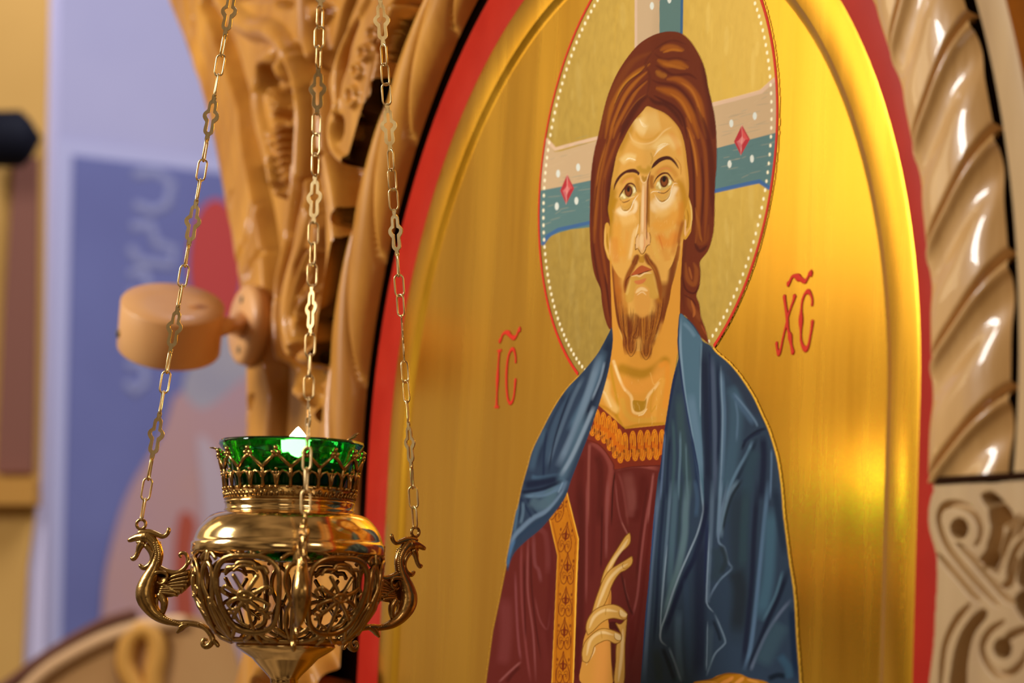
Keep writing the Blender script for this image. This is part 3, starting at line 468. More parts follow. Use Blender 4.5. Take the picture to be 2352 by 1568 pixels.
    for t,w,col,o in (("240,0 200,300 170,600 150,900 130,1200 110,1568",34,'#5a6d88',.8),("200,200 165,600 130,1000 90,1500",14,'#213a68',.8),("275,0 250,300 225,600 205,1000 180,1300",22,'#18243c',.9),("320,0 290,400 265,700 245,1000",22,'#5a7084',.8),("290,500 260,800 240,1050 235,1230",12,'#7f93a6',.85),
        ("360,0 340,300 320,600 300,900",44,'#4a6473',.8),("400,0 385,300 370,550",22,'#2a3e46',.7),("450,0 430,250 420,450 370,700 310,900 260,1100",50,'#5c7680',.8),("540,0 565,200 560,280 520,420 460,560 390,720 330,880 280,1040 240,1160 240,1240 290,1290",14,'#8698aa',.85),
        ("500,0 520,150 510,300",30,'#3c5470',.7),("590,0 590,200 560,400 500,600 430,740 380,860 330,1000 290,1120 260,1210",40,'#141c36',.95),("560,400 540,700 540,1000 540,1300 530,1568",90,'#1a2238',.9),("600,300 590,600 590,900",30,'#1a2344',.8),
        ("640,0 630,300 615,600 600,900 600,960",30,'#52657a',.85),("615,400 600,700 592,900 600,970 650,1030",10,'#8093a8',.8),("705,0 690,250 680,460",26,'#667f96',.9),("760,0 720,180 690,350 685,480 730,530 760,640 785,690 700,770 640,860 610,930",16,'#60748c',.9),
        ("840,0 760,130 720,300 700,460",30,'#6a8398',.7),("870,0 790,130 740,280 715,420",20,'#16222c',.9),("660,520 680,650 650,800",70,'#2a3a46',.8),("700,500 740,620 700,740",40,'#232f36',.8),("650,1030 690,1120 735,1240 720,1280 660,1340 620,1430 590,1520",14,'#6a7e92',.85),
        ("640,1080 680,1180 700,1250",22,'#121c2a',.8),("620,1120 610,1300 600,1480",50,'#3c4e5e',.8),("600,1090 596,1300 590,1480",8,'#7a8ea2',.7),("860,50 830,300 840,600 850,900 830,1300",130,'#25323e',.8),("900,80 880,400 870,700",60,'#2f4650',.7),("800,700 850,860 820,1200",100,'#1f2730',.8),
        ("990,0 960,400 940,800 900,1200 870,1460",40,'#181f34',.95),("1070,0 1040,300 1000,700 970,1000 930,1300 880,1480",30,'#5b7796',.75),("1090,200 1080,500 1060,800 1000,1100",90,'#426378',.85),("1120,60 1150,300 1200,600",50,'#1e2c40',.9),("1230,680 1150,900 1060,1100 980,1300 900,1480",36,'#131a2e',.95),("1180,700 1120,900 1020,1100",20,'#4d6c80',.8),
        ("1250,920 1150,1040 1050,1200 960,1400 930,1480",24,'#5d6a82',.8),("1180,1100 1100,1250 1010,1440",120,'#38505f',.85),("1250,980 1260,1200 1280,1568",50,'#12233c',.9),("1060,1540 1140,1510 1210,1520",40,'#0e1a28',.95),("1150,1350 1220,1450 1230,1540",60,'#35566e',.7),
        ("380,1000 370,1200 380,1400 400,1568",50,'#485e74',.8),("430,760 440,1000 450,1300 450,1568",40,'#30425a',.8),("300,1290 350,1420 400,1568",18,'#7086a0',.6),("250,1290 300,1420 350,1568",30,'#141e2c',.9),("200,1300 220,1450 230,1568",60,'#2b3a42',.8)):
        S('K',t,w,col,o,1.,2)
    c.clip = None
    # hand under the gospel book's edge
    F('K','490,1568 520,1555 620,1540 680,1510 760,1495 850,1500 920,1530 1050,1560 1060,1620 490,1620','#b0700f',1,5,ident=6)
    for t,w,col,o in (("520,1560 640,1540 740,1500 850,1500",16,'#7b4a0a',.8),("690,1580 760,1550 800,1520",30,'#d98a3a',.9),("800,1590 850,1550 880,1525",30,'#dd9242',.9),("500,1565 600,1560 680,1565",14,'#d08a2a',.9),("900,1540 1000,1568",20,'#d9913c',.8),("740,1590 790,1560",8,'#7a3c10',.8)):
        S('K',t,w,col,o,.7)
    # blessing hand
    hb = '#cf9a48'; dk = '#84520f'
    def finger(p,hl):
        F('J',p,hb,1,3,ident=6)
        q = [tuple(map(float,a.split(','))) for a in p.split()]; S('J',q+q[:1],7,dk,.85,.6,0)
        S('J',hl,22,'#ecc68a',.8,.9,1)
    F('J','760,1060 745,1150 715,1250 705,1400 700,1568 940,1568 930,1400 930,1200 905,1080 925,1000 925,850 880,900','#cf8f3a',1,4,ident=6)
    S('J','860,1250 860,1400 850,1568',120,'#d98f42',.7,1.,0); S('J','925,860 915,960 880,1010',20,'#b4742c',.7,.8); S('J','735,1440 790,1300 800,1320 760,1400',12,'#ecc78c',.7,.6)
    S('J','935,1120 940,1300 950,1480 960,1568',30,'#4d1610',.9,.7,0); F('J','920,1100 985,1110 990,1170 950,1150 915,1150','#4a140e',1,3,ident=6)
    finger('1070,415 1078,440 1075,490 1045,530 1000,570 960,640 920,720 880,780 850,800 880,700 930,610 975,540 1000,500 1040,440','1060,460 1010,540 950,620 900,710')
    finger('1085,595 1095,620 1085,660 1040,700 1000,720 960,770 930,830 910,890 880,960 850,1000 790,1080 775,1060 800,960 830,870 870,770 920,700 980,660 1030,630','1060,650 980,700 910,780 860,890 810,1020')
    S('J','1030,640 1015,665 1030,690 1070,670',6,'#8a5a1c',.7,.5)
    finger('750,1200 735,1150 750,1080 800,1010 870,975 940,965 1000,985 1050,1030 1052,1055 1040,1080 1000,1080 950,1070 900,1080 850,1110 790,1170','760,1150 800,1060 880,1010 980,1020')
    S('J','890,985 885,1050',10,'#b4802c',.6,.6); F('J','1000,1005 1030,1025 1050,1040 1040,1060 1010,1055 995,1035','#e4bd80',1,4); S('J','990,1010 995,1050 1020,1075 1045,1065',5,dk,.8,.5)
    finger('965,1110 1005,1115 1048,1075 1045,1150 1035,1300 1028,1568 955,1568 965,1400 970,1280 1000,1240 1005,1190','1020,1150 1010,1350 985,1560')
    finger('710,1400 705,1330 730,1250 800,1180 860,1150 930,1160 1000,1190 1010,1210 1000,1250 960,1265 900,1240 840,1260 800,1290 785,1340 750,1410','740,1360 770,1240 850,1180 950,1200')
    S('J','850,1165 860,1230',10,'#b4802c',.6,.6); F('J','960,1185 1000,1205 1003,1235 975,1235 958,1215','#e6c288',1,4); S('J','955,1180 955,1220 985,1245 1005,1235',5,dk,.8,.5)
    return c
def crop_pts(spec):
    o = []
    for k,t in spec:
        v = [float(a) for a in t.replace(',',' ').split()]; ox,oy,sc = ORG[k]
        o += [(ox+v[i]/sc,oy+v[i+1]/sc) for i in range(0,len(v),2)]
    return o
HAIR = crop_pts((('A',"1130,238 1060,245 980,272 885,333 795,437 720,555 665,678 630,790 603,905 578,1020 553,1120 535,1220 523,1340 520,1450"),('C',"226,60 232,250 247,400 275,530 322,640 335,760 357,880 390,980 430,1010 600,1010 1040,870 1150,1000 1292,1130 1290,1090 1268,1000 1228,890 1214,780 1187,700 1216,610 1224,480 1220,395 1290,300 1330,180 1348,40"),('A',"1455,1400 1467,1250 1468,1100 1464,980 1452,870 1430,765 1405,660 1388,560 1362,470 1320,385 1265,305 1200,252")))
FACE = crop_pts((('B',"828,195 785,240 705,330 640,430 590,530 550,610 518,700 492,830 470,950 452,1100 437,1230"),('C',"410,40 400,180 408,330 425,400 440,640 480,960 550,1150 680,1200 820,1100 905,850 960,620 1030,400 1062,230 1085,100"),('B',"1200,1270 1235,1150 1245,1000 1240,880 1225,760 1212,640 1188,520 1150,420 1080,330 1000,262 900,218")))
MANTLE_L = crop_pts((('D',"908,155 885,195 845,270 800,345 705,460 605,565 520,690 440,840 372,980 340,1090 300,1230 270,1370"),('J',"195,250 165,400 140,530 122,620 122,660 133,710 150,640 190,560 270,480 380,390 460,300 530,210 580,130 620,10"),('D',"700,1010 755,870 795,750 835,630 882,460 908,310 915,220")))
MANTLE_R = crop_pts((('I',"298,70 350,105 405,160 450,230 480,290 540,325 590,385 680,460 760,550 830,650 890,750 945,870 1000,990 1040,1110 1075,1240 1100,1400 1115,1540"),('K',"1180,250 1205,450 1230,650 1262,860 1275,1050 1290,1300 1303,1450 1310,1588 1310,1600 1295,1600 700,1600 100,1600 82,1600 82,1588 88,1500 100,1350 120,1050 150,750 180,350 215,0"),('I',"140,1300 165,1080 180,960 205,800 235,620 270,480 285,420 278,300 285,150")))
# ---------------------------------------------------------------- the icon
AC, AV = .183, .168                        # centre of the arch in wall coordinates
icon = thing('icon','arched gold-ground icon of a robed bearded figure with halo, red painted border','icon',wp(AC,-.6))
def arch_pts(R, bottom=-.60, n=72):
    p = [(AC-R,bottom)]+[(AC-R,bottom+(AV-bottom)*k/12) for k in range(1,12)]+[(AC-R*math.cos(t),AV+R*math.sin(t)) for t in np.linspace(0,math.pi,n)]
    return p+[(AC+R,AV-(AV-bottom)*k/12) for k in range(1,12)]+[(AC+R,bottom)]
def band(rows):
    """rows: (R, bottom, h); strip surface between successive arch outlines"""
    bm = bmesh.new(); prev = None
    for R,b,h in rows:
        cur = [bm.verts.new(Vector(wp(u,v,h))) for u,v in arch_pts(R,b)]
        if prev:
            for i in range(len(cur)-1): bm.faces.new((prev[i],prev[i+1],cur[i+1],cur[i]))
        prev = cur
    return bm, prev
bm,last = band([(.481,-.62,-.03),(.481,-.62,.0022),(.479,-.617,.0038),(.430,-.60,.0038)])
link('red_border',bm,RED,icon)
bm,last = band([(.430,-.60,.0038),(.428,-.60,.0042),(.398,-.57,.0042),(.3965,-.568,.0038),(.392,-.56,.0012),(.388,-.558,.0008)])
link('gold_margin',bm,GOLD,icon)
bm = bmesh.new(); bm.faces.new([bm.verts.new(Vector(wp(u,v,.0008))) for u,v in arch_pts(.389,-.56)])
link('gold_field',bm,GOLD,icon,False)
HC = (.2336,.3769); HR = .1905
def uv2px(u, v, h=0.): return proj(wp(u,v,h))
def halo_pt(t, k): return uv2px(HC[0]+HR*k*math.cos(t),HC[1]+HR*k*math.sin(t))
cv = paint(halo_pt)
GU,GV = .0011,.00055
u0 = min(uvh(1112,1500)[0],uvh(1235,500)[0]); u1 = max(uvh(1800,300)[0],uvh(1850,1560)[0]); v0 = uvh(1500,1574)[1]-.012; v1 = HC[1]+HR+.004
GU = .00100; GV = .00046
nu = int((u1-u0)/GU); nv = int((v1-v0)/GV)
uu = u0+np.arange(nu+1)*GU; vv = v0+np.arange(nv+1)*GV; UU,VV = np.meshgrid(uu,vv)
X = P0[None,None]+U*UU[...,None]+VZ*VV[...,None]-CAMP; dd = X@CF; px = 1176+FPX*(X@CR)/dd-X0-.5; py = 784-FPX*(X@CU)/dd-Y0-.5
pxc = np.clip(px,0,PW-1.001); pyc = np.clip(py,0,PH-1.001); ix = pxc.astype(int); iy = pyc.astype(int); fx = (pxc-ix)[...,None]; fy = (pyc-iy)[...,None]
RG = np.concatenate([cv.rgb,cv.gold[...,None]],2)
SMP = RG[iy,ix]*(1-fx)*(1-fy)+RG[iy,ix+1]*fx*(1-fy)+RG[iy+1,ix]*(1-fx)*fy+RG[iy+1,ix+1]*fx*fy
IDN = cv.ident[np.round(pyc).astype(int),np.round(pxc).astype(int)]
# above the frame's edge the halo simply runs on
inh = ((UU-HC[0])**2+(VV-HC[1])**2) < (HR+.001)**2
top = (py < 0) & inh; IDN[py < 0] = 0; IDN[top] = 1; SMP[top] = [*lin('#b39546'),1.]
ua,ub,uc = uvh(1461,2)[0],uvh(1518,2)[0],uvh(1570,2)[0]
for a_,b_,c_ in ((ua,ub,'#c9ab84'),(ub,uc,'#5f7d78')): SMP[top&(UU>=a_)&(UU<b_)] = [*lin(c_),0.]
lowr = (py > PH-1); IDN[(px<0)|(px>PW-1)] = 0
IDN[(IDN==6)&(UU>HC[0]+.02)&(VV<.02)] = 7
for _ in range(2):                          # a hair's breadth of gilding around each painted edge
    D_ = IDN.copy()
    for a_,b_ in ((slice(1,None),slice(None,-1)),(slice(None,-1),slice(1,None))):
        m_ = (D_[a_]==0)&(IDN[b_]>0); D_[a_][m_] = IDN[b_][m_]; m_ = (D_[:,a_]==0)&(IDN[:,b_]>0); D_[:,a_][m_] = IDN[:,b_][m_]
    IDN = D_
fid = IDN[:-1,:-1]
PAINT = paint_mat()
idx = np.arange((nv+1)*(nu+1)).reshape(nv+1,nu+1)
for k,nm,hh in ((1,'halo',.0013),(2,'painted_hair',.0014),(3,'painted_face',.0014),(4,'painted_mantle',.0014),(5,'painted_tunic',.0014),(6,'painted_hand',.0014),(7,'painted_hand',.0014)):
    sel = np.argwhere(fid==k)
    if not len(sel): continue
    a = idx[sel[:,0],sel[:,1]]; q = np.stack([a,a+1,a+nu+2,a+nu+1],1)
    un,inv = np.unique(q,return_inverse=True); q = inv.reshape(q.shape)
    V = P0+np.outer(UU.ravel()[un],U)+np.outer(VV.ravel()[un],VZ)+NN*hh
    me = mesh_np(nm,V,q); at_ = me.color_attributes.new('pigment','FLOAT_COLOR','POINT'); at_.data.foreach_set('color',SMP.reshape(-1,4)[un].astype(np.float32).ravel())
    me.materials.append(PAINT); o = bpy.data.objects.new(nm,me); COL.objects.link(o); o.parent = icon; o.matrix_parent_inverse = Matrix.Translation(-wloc(icon))
INK = mat('red_ink',(.66,.030,.012),.5,spec=.1)
bm = bmesh.new()
def on_gold(t): x_,y_ = halo_pt(t,1.006); return not (y_ > 790 and inpoly(x_,y_))
def inpoly(x,y):
    r_ = False
    for Pg in (MANTLE_L,MANTLE_R,HAIR):
        c_ = False
        for i in range(len(Pg)):
            (x1,y1),(x2,y2) = Pg[i-1],Pg[i]
            if (y1>y)!=(y2>y) and x < x1+(x2-x1)*(y-y1)/(y2-y1): c_ = not c_
        r_ = r_ or c_
    return r_
ts = [t for t in np.linspace(0,2*math.pi,400,endpoint=False)]; dt = ts[1]
for t in ts:
    if not (on_gold(t) and on_gold(t+dt)) or halo_pt(t,1)[1] > 875: continue
    bm.faces.new([bm.verts.new(Vector(wp(HC[0]+HR*k*math.cos(a),HC[1]+HR*k*math.sin(a),.0017))) for a,k in ((t,.990),(t+dt,.990),(t+dt,1.0055),(t,1.0055))])
bmesh.ops.remove_doubles(bm,verts=bm.verts,dist=1e-6)
link('halo_outline',bm,INK,icon,False)
# inscriptions, brushed on in red
def brush(bm, P, Wd):
    p = catm(P,6) if len(P)>2 else np.linspace(P[0],P[1],8); w = catm([(a,0) for a in Wd],6)[:,0] if len(P)>2 else np.linspace(Wd[0],Wd[1],8)
    add_tube(bm,[wp(*uvh(x,y),.0012) for x,y in p],[max(.0006,a) for a in w],8,flat=.05,up=NN)
def lt(org, sc, t): return [(org[0]+x/sc,org[1]+y/sc) for x,y in P2(t)]
O1=(1120,600); s1=4.358; O2=(1760,600); s2=6.535
bm = bmesh.new()
brush(bm,lt(O1,s1,'128,895 118,1030 110,1175 104,1320 100,1455'),[.0021,.0015,.0028,.0015,.0021])
brush(bm,lt(O1,s1,'108,898 148,892'),[.0008,.0014]); brush(bm,lt(O1,s1,'80,1460 120,1458'),[.0008,.0014])
brush(bm,lt(O1,s1,'292,1015 290,950 275,890 255,880 228,920 210,1000 200,1120 200,1250 208,1350 222,1405 240,1420 262,1395 278,1320 290,1180'),[.0016,.0014,.0016,.0018,.0016,.0018,.002,.0018,.0017,.0016,.0018,.0016,.0015,.0020])
brush(bm,lt(O1,s1,'128,805 145,780 160,735 190,712 220,722 245,752 275,768 300,745 318,700 335,678'),[.0024,.0018,.0015,.0017,.0026,.0020,.0022,.0014,.0017,.0030])
link('inscription',bm,INK,icon)
bm = bmesh.new()
brush(bm,lt(O2,s2,'288,520 305,650 330,830 338,960 355,1060 375,1130 395,1260 420,1380'),[.0021,.0017,.0019,.0018,.0014,.0028,.0016,.0024])
brush(bm,lt(O2,s2,'445,515 430,580 390,690 345,830 310,980 270,1150 235,1320 205,1385 185,1330 172,1220'),[.0024,.0016,.0012,.0012,.0012,.0012,.0014,.0022,.0014,.0018])
brush(bm,lt(O2,s2,'703,665 710,590 690,510 650,455 600,490 560,590 545,720 538,890 538,1050 540,1180 570,1280 612,1320 650,1270 675,1150 700,1000 712,895'),[.0015,.0013,.0014,.0020,.0014,.0014,.0014,.0030,.0014,.0014,.0018,.0024,.0015,.0014,.0016,.0020])
brush(bm,lt(O2,s2,'340,355 370,310 400,245 440,220 500,245 540,270 600,305 640,250 665,195 700,180'),[.0024,.0016,.0014,.0014,.0030,.0020,.0018,.0013,.0018,.0030])
link('inscription',bm,INK,icon)
# ---------------------------------------------------------------- carved woodwork
class Relief:
    """a carved board: heights on a grid of the wall plane, cut with ridges, flats and gouges"""
    def __init__(s, u0,u1,v0,v1, du, dv, base):
        s.u = np.arange(u0,u1,du); s.v = np.arange(v0,v1,dv); s.U,s.V = np.meshgrid(s.u,s.v); s.H = np.full(s.U.shape,base,float); s.I = np.zeros(s.U.shape,int); s.du,s.dv = du,dv; s.M = np.ones(s.U.shape,bool); s.k = 1.
    def field(s, pts, h, closed, pad, sm=True):
        p = np.array([uvh(x,y,h) for x,y in pts]); 
        if sm and len(p)>2: p = catm(p,5,closed)
        a,b = p.min(0)-pad, p.max(0)+pad
        i0,i1 = np.searchsorted(s.u,[a[0],b[0]]); j0,j1 = np.searchsorted(s.v,[a[1],b[1]]); sl = (slice(j0,j1),slice(i0,i1)); X,Y = s.U[sl],s.V[sl]
        if X.size == 0: return None
        D = np.full(X.shape,1e9); T = np.zeros(X.shape); ins = np.zeros(X.shape,bool); n = len(p); m = n if closed else n-1
        for i in range(m):
            q = p[i]; r = p[(i+1)%n]; d = r-q; L = d@d+1e-12; t = np.clip(((X-q[0])*d[0]+(Y-q[1])*d[1])/L,0,1); e = (X-q[0]-t*d[0])**2+(Y-q[1]-t*d[1])**2; w = e<D; D[w]=e[w]; T[w]=((i+t)/m)[w]
            if closed and abs(d[1])>1e-12: ins ^= ((Y>q[1])!=(Y>r[1])) & (X < q[0]+d[0]*(Y-q[1])/d[1])
        return sl,np.sqrt(D),T,ins
    def ridge(s, pts, w, h, ident=None, add=False, taper=False, base=None):
        """rounded ridge of half width w rising to height h"""
        h = h*s.k; base = None if base is None else base*s.k
        r = s.field(pts,h,False,w)
        if r is None: return
        sl,D,T,_ = r; ww = w*(np.clip(np.minimum(T,1-T)*4,0.02,1)**.5 if taper else 1); k = np.sqrt(np.clip(1-(D/ww)**2,0,1)); H = s.H[sl]
        if add: H += h*0+add*k; ok = k>0
        else: b = (h-w*.8) if base is None else base; z = b+(h-b)*k; ok = (k>0)&(z>H); H[ok] = z[ok]
        if ident is not None: s.I[sl][ok] = ident
    def flat(s, pts, h, e=.003, ident=None, edge=.0, rise=True):
        h = h*s.k; r = s.field(pts,h,True,.01)
        if r is None: return
        sl,D,T,ins = r; z = h-e*(1-np.clip(D/e,0,1))**2-edge*np.clip(1-abs(D-.008)/.004,0,1); H = s.H[sl]; ok = ins&((z>H) if rise else True); H[ok] = z[ok]
        if ident is not None: s.I[sl][ok] = ident
    def gouge(s, pts, w, depth, h, taper=True, closed=False, hole=True):
        """cut a rounded groove (or, closed, a whole pit) down by depth"""
        h = h*s.k; depth = depth*s.k; r = s.field(pts,h,closed,w)
        if r is None: return
        sl,D,T,ins = r
        if closed: k = np.where(ins,np.clip(D/w,0,1),0)
        else: ww = w*(np.clip(np.minimum(T,1-T)*5,0.02,1)**.5 if taper else 1); k = np.clip(1-(D/ww)**2,0,1)
        s.H[sl] -= depth*k
        if closed and hole: s.M[sl] &= ~(ins&(D>w*1.1))
    def cut(s, pts, h):
        r = s.field(pts,h,True,.01); sl,D,T,ins = r; m = np.zeros(s.M.shape,bool); m[sl] = ins; s.M &= m
    def blur(s, n=1):
        for _ in range(n):
            H = s.H; P = np.pad(H,1,mode='edge'); s.H = (P[:-2,1:-1]+P[2:,1:-1]+P[1:-1,:-2]+P[1:-1,2:]+4*H)/8
    def build(s, names, parent, m, floor_h):
        nv,nu = s.H.shape; idx = np.arange(nv*nu).reshape(nv,nu)
        W = P0+np.outer(s.U.ravel(),U)+np.outer(s.V.ravel(),VZ)+np.outer(s.H.ravel(),NN)
        F0 = s.M[:-1,:-1]&s.M[1:,1:]&s.M[1:,:-1]&s.M[:-1,1:]
        for k,nm in names.items():
            f = F0&(s.I[:-1,:-1]==k); sel = np.argwhere(f)
            if not len(sel): continue
            a = idx[sel[:,0],sel[:,1]]; q = np.stack([a,a+1,a+nu+1,a+nu],1); un,inv = np.unique(q,return_inverse=True); q = inv.reshape(q.shape)
            V = W[un]; me = mesh_np(nm,V,q)
            # close the outer edge of the board down to its back
            bm = bmesh.new(); bm.from_mesh(me)
            if k==0:
                be = [e for e in bm.edges if e.is_boundary]; r = bmesh.ops.extrude_edge_only(bm,edges=be); 
                for v in [g for g in r['geom'] if isinstance(g,bmesh.types.BMVert)]:
                    c = np.array(v.co); d = (c-P0)@NN; v.co = Vector(c-NN*(d-floor_h))
            link(nm,bm,m if not isinstance(m,dict) else m[k],parent)
DKR = mat('recess_shade',(.05,.018,.008),.6,0,20,(30,.1,.001),col2=(.035,.012,.006))  # near-black brown: the shade of gaps and recesses, put into the colour
# -- left carved panel with its scrolls
cl = thing('wood_carving','honey-brown carved oak panel with leafy scrolls left of the icon','carving',wp(-.5,-.6))
RL = Relief(-1.10,-.08,-.30,.84,.0014,.0014,.004); RL.k = .80
def c1(t): return [(360+x/3.92,y/3.92) for x,y in P2(t)]
def c2(t): return [(700+x/3.136,y/3.136) for x,y in P2(t)]
def c3(t): return [(480+x/3.733,380+y/3.733) for x,y in P2(t)]
def c4(t): return [(480+x/3.919,700+y/3.919) for x,y in P2(t)]
# outer border band, bulging towards its groove
for k in range(3):
    RL.ridge([(405+k*26,-60),(432+k*26,90),(470+k*24,200),(500+k*22,330),(522+k*20,450),(545+k*18,580),(566+k*14,700),(570+k*14,850),(572+k*14,1050),(566+k*14,1300),(566+k*14,1700)],.026,.030-.003*k,base=.006)
RL.ridge([(500,-40),(540,60),(590,100),(625,120)],.018,.030,base=.0)
for t in ("440,0 520,180 600,420 680,640 760,900 790,1180 860,1568",): RL.gouge(c1(t),.012,.030,.02,False)
RL.gouge(c3("360,0 390,200 440,440 480,700 500,950 520,1200 540,1568"),.011,.034,.02,False)
RL.gouge(c4("520,0 560,300 590,600 580,900 560,1200 560,1500"),.011,.030,.02,False)
for t in ("150,60 200,300 300,560 380,900","300,120 330,400 420,620 480,900"): RL.gouge(c1(t),.010,.006,.03)
for t in ("180,200 160,500 180,760","320,300 300,560 250,760 180,900","400,700 330,850 300,1000"): RL.gouge(c3(t),.007,.006,.03)
# body of the first leaf: rim, pit and serrated notches
RL.flat(c1("480,0 560,120 620,260 700,440 760,640 830,900 880,1200 960,1500 1000,1700 1260,1700 1290,1400 1360,1100 1330,800 1260,600 1230,460 1300,300 1400,0"),.030,.008,2)
RL.ridge(c1("500,-60 560,60 640,160 760,240 880,250 980,300 1060,400 1090,500 1060,620"),.016,.050,2,base=.01)
RL.ridge(c1("1040,600 1080,560 1100,460 1060,380"),.009,.052,2,base=.02)
RL.ridge(c1("1000,470 900,560 860,700 850,900 880,1100 960,1400 1020,1700"),.012,.044,2,base=.02)
RL.ridge(c1("1130,520 1200,700 1230,900 1240,1100 1230,1300 1220,1568"),.010,.050,2,base=.01)
RL.ridge(c1("1250,-80 1260,200 1280,400 1340,640 1390,860 1420,1100 1430,1568"),.014,.040,2,base=.012)
RL.gouge(c1("930,600 1000,570 1060,620 1100,640 1070,740 1020,820 960,830 905,820 900,720"),.006,.055,.035,closed=True)
RL.gouge(c1("1040,-40 1180,-40 1200,60 1130,80 1040,50"),.006,.04,.035,closed=True)
RL.gouge(c1("1290,500 1370,800 1400,1100 1380,1568"),.012,.030,.035,False)
for i,y in enumerate((850,1010,1180,1290,1440,1568)): RL.gouge(c1("%d,%d %d,%d %d,%d"%(1040+i*12,y,1120+i*8,y+30,1190,y+10)),.0100,.034,.032,False)
for i,y in enumerate((40,180,290,420)): RL.gouge(c3("%d,%d %d,%d %d,%d"%(590,y,620,y+15,640,y+5)),.0085,.030,.032,False)
for i,y in enumerate((860,960)): RL.ridge([(360+ (1000+i*25+14*math.cos(t))/3.92,(y+60*math.sin(t))/3.92) for t in np.linspace(0,5.5,8)],.0035,.040,2,base=.025)
for i in range(7): RL.ridge([(360+(960+i*18)/3.92,(1180+i*70)/3.92),(360+(1040+i*14)/3.92,(1200+i*70)/3.92),(360+(1090+i*6)/3.92,(1130+i*70)/3.92)],.004,.040,2,base=.022,taper=True)
RL.ridge(c3("700,0 690,200 660,400 640,560 640,640 600,800 560,1000 550,1200 560,1568"),.008,.040,2,base=.008)
# lower scroll
RL.flat(c3("800,100 790,250 740,480 700,700 620,1000 590,1250 600,1500 640,1640 740,1720 860,1700 960,1560 1020,1350 1060,1100 1070,800 1050,500 1000,200 960,0 900,0"),.052,.006,3,.0)
RL.ridge(c3("960,-60 1000,150 1040,420 1060,700 1040,950 1000,1200 960,1400 900,1560 800,1640 700,1600 640,1480 620,1300 660,1050 720,800 770,560 800,330 820,100"),.0085,.060,3,base=.045)
RL.gouge(c3("960,250 1000,500 1010,800 980,1050 930,1250 920,900 930,500"),.007,.030,.05,closed=True,hole=False)
RL.gouge(c3("760,1330 820,1280 900,1320 900,1500 820,1560 750,1500 740,1400"),.006,.042,.05,closed=True)
for a,b in (("820,520 780,640 740,800",1),("850,720 800,820 760,960",1),("850,930 790,1020 750,1120",1),("840,1100 790,1150 740,1250",1)): RL.gouge(c3(a),.006,.014,.052)
for t in ("880,700 800,800 700,1100 660,1300","900,900 830,980 760,1180 730,1280 790,1290 830,1200 840,1110","830,350 780,620 700,900"): RL.ridge(c3(t),.0045,.060,3,base=.045,taper=True)
RL.gouge(c3("1120,0 1150,200 1190,450 1180,700 1130,1000 1080,1250 1040,1450 1000,1600 900,1760 800,1790"),.013,.040,.015,False)
# stem under it
RL.ridge(c4("570,-20 560,200 580,400 630,600 700,720 780,800 860,880 930,960 980,1040"),.010,.042,2,base=.008)
RL.gouge(c4("520,200 540,500 580,800 570,1200"),.010,.02,.02,False)
RL.gouge(c4("700,560 800,640 880,780"),.012,.022,.02)
RL.gouge(c4("990,880 1040,950 1010,1060 1000,1250"),.012,.026,.02,False)
RL.gouge(c4("450,820 380,1000 320,1200"),.010,.012,.02)
# upper scroll with its volutes
RL.flat(c2("460,-60 330,130 250,290 200,440 160,600 180,760 150,850 150,1000 190,1100 250,1165 320,1145 380,1080 430,960 460,820 480,640 500,460 540,260 600,80 660,-60"),.056,.006,4)
RL.ridge(c2("430,-20 330,150 250,310 205,450 180,580 195,740 180,840 160,920 170,1040 215,1120 270,1150 330,1110 385,1010 420,900 450,760 470,600 500,420 540,240 600,60"),.006,.064,4,base=.05)
RL.gouge(c2("430,60 400,160 340,330 310,480 270,600 250,740 225,760 215,600 230,450 270,330 340,180"),.005,.032,.055,closed=True,hole=False)
RL.gouge(c2("210,870 240,820 285,860 285,960 250,1020 215,980"),.005,.036,.055,closed=True)
for x,y,a,b in ((460,240,30,55),(392,375,28,52),(342,505,26,48),(305,690,28,70)):
    RL.ridge([(700+(x+a*math.cos(t))/3.136,(y+b*math.sin(t))/3.136) for t in np.linspace(.6,6.0,10)],.0035,.066,4,base=.05)
for t in ("640,40 560,240 520,420 490,620 460,820 400,990","600,40 530,240 490,420 450,640 420,820 370,960"): RL.gouge(c2(t),.0035,.005,.056)
RL.gouge(c2("300,-60 240,100 200,260 150,480 130,640"),.014,.040,.015,False)
RL.gouge(c2("200,1180 240,1400 290,1568"),.013,.03,.015,False)
# board's own outline: left silhouette of the photograph, run on past the frame
RL.flat([(540,1600),(620,1500),(700,1440),(790,1440),(830,1500),(830,1700),(540,1700)],.024,.006,5)
RL.flat([(735,1150),(900,1150),(900,1740),(735,1740)],.007,.002,5)
for p in (((760,1720),(735,1600),(715,1540),(690,1500),(655,1470)),((700,1720),(735,1600),(765,1540),(800,1480)),((640,1720),(660,1600),(650,1540),(600,1490)),((560,1600),(590,1530),(640,1510))): RL.ridge(list(p),.012,.052,5,base=.02)
RL.gouge([(735,1620),(745,1570),(755,1620),(760,1700)],.010,.04,.03); RL.gouge([(620,1560),(610,1620),(600,1700)],.014,.04,.03)
RL.blur(2)
RL.cut([(330,-120),(362,-40),(378,10),(410,90),(440,180),(470,270),(492,370),(503,430),(515,520),(528,600),(540,680),(552,720),(556,800),(552,900),(549,1000),(544,1300),(540,1500),(540,1720),(1400,1720),(1400,-120)],.012)
ang = (RL.U-AC)**2+(np.maximum(RL.V-AV,0))**2 ; inside = ang < np.where(RL.V<.107,.486,.552)**2
RL.M &= ~inside
RL.build({0:'panel_board',2:'leaf_scroll',3:'leaf_scroll',4:'leaf_scroll',5:'capital_block'},cl,WOOD,-.03)
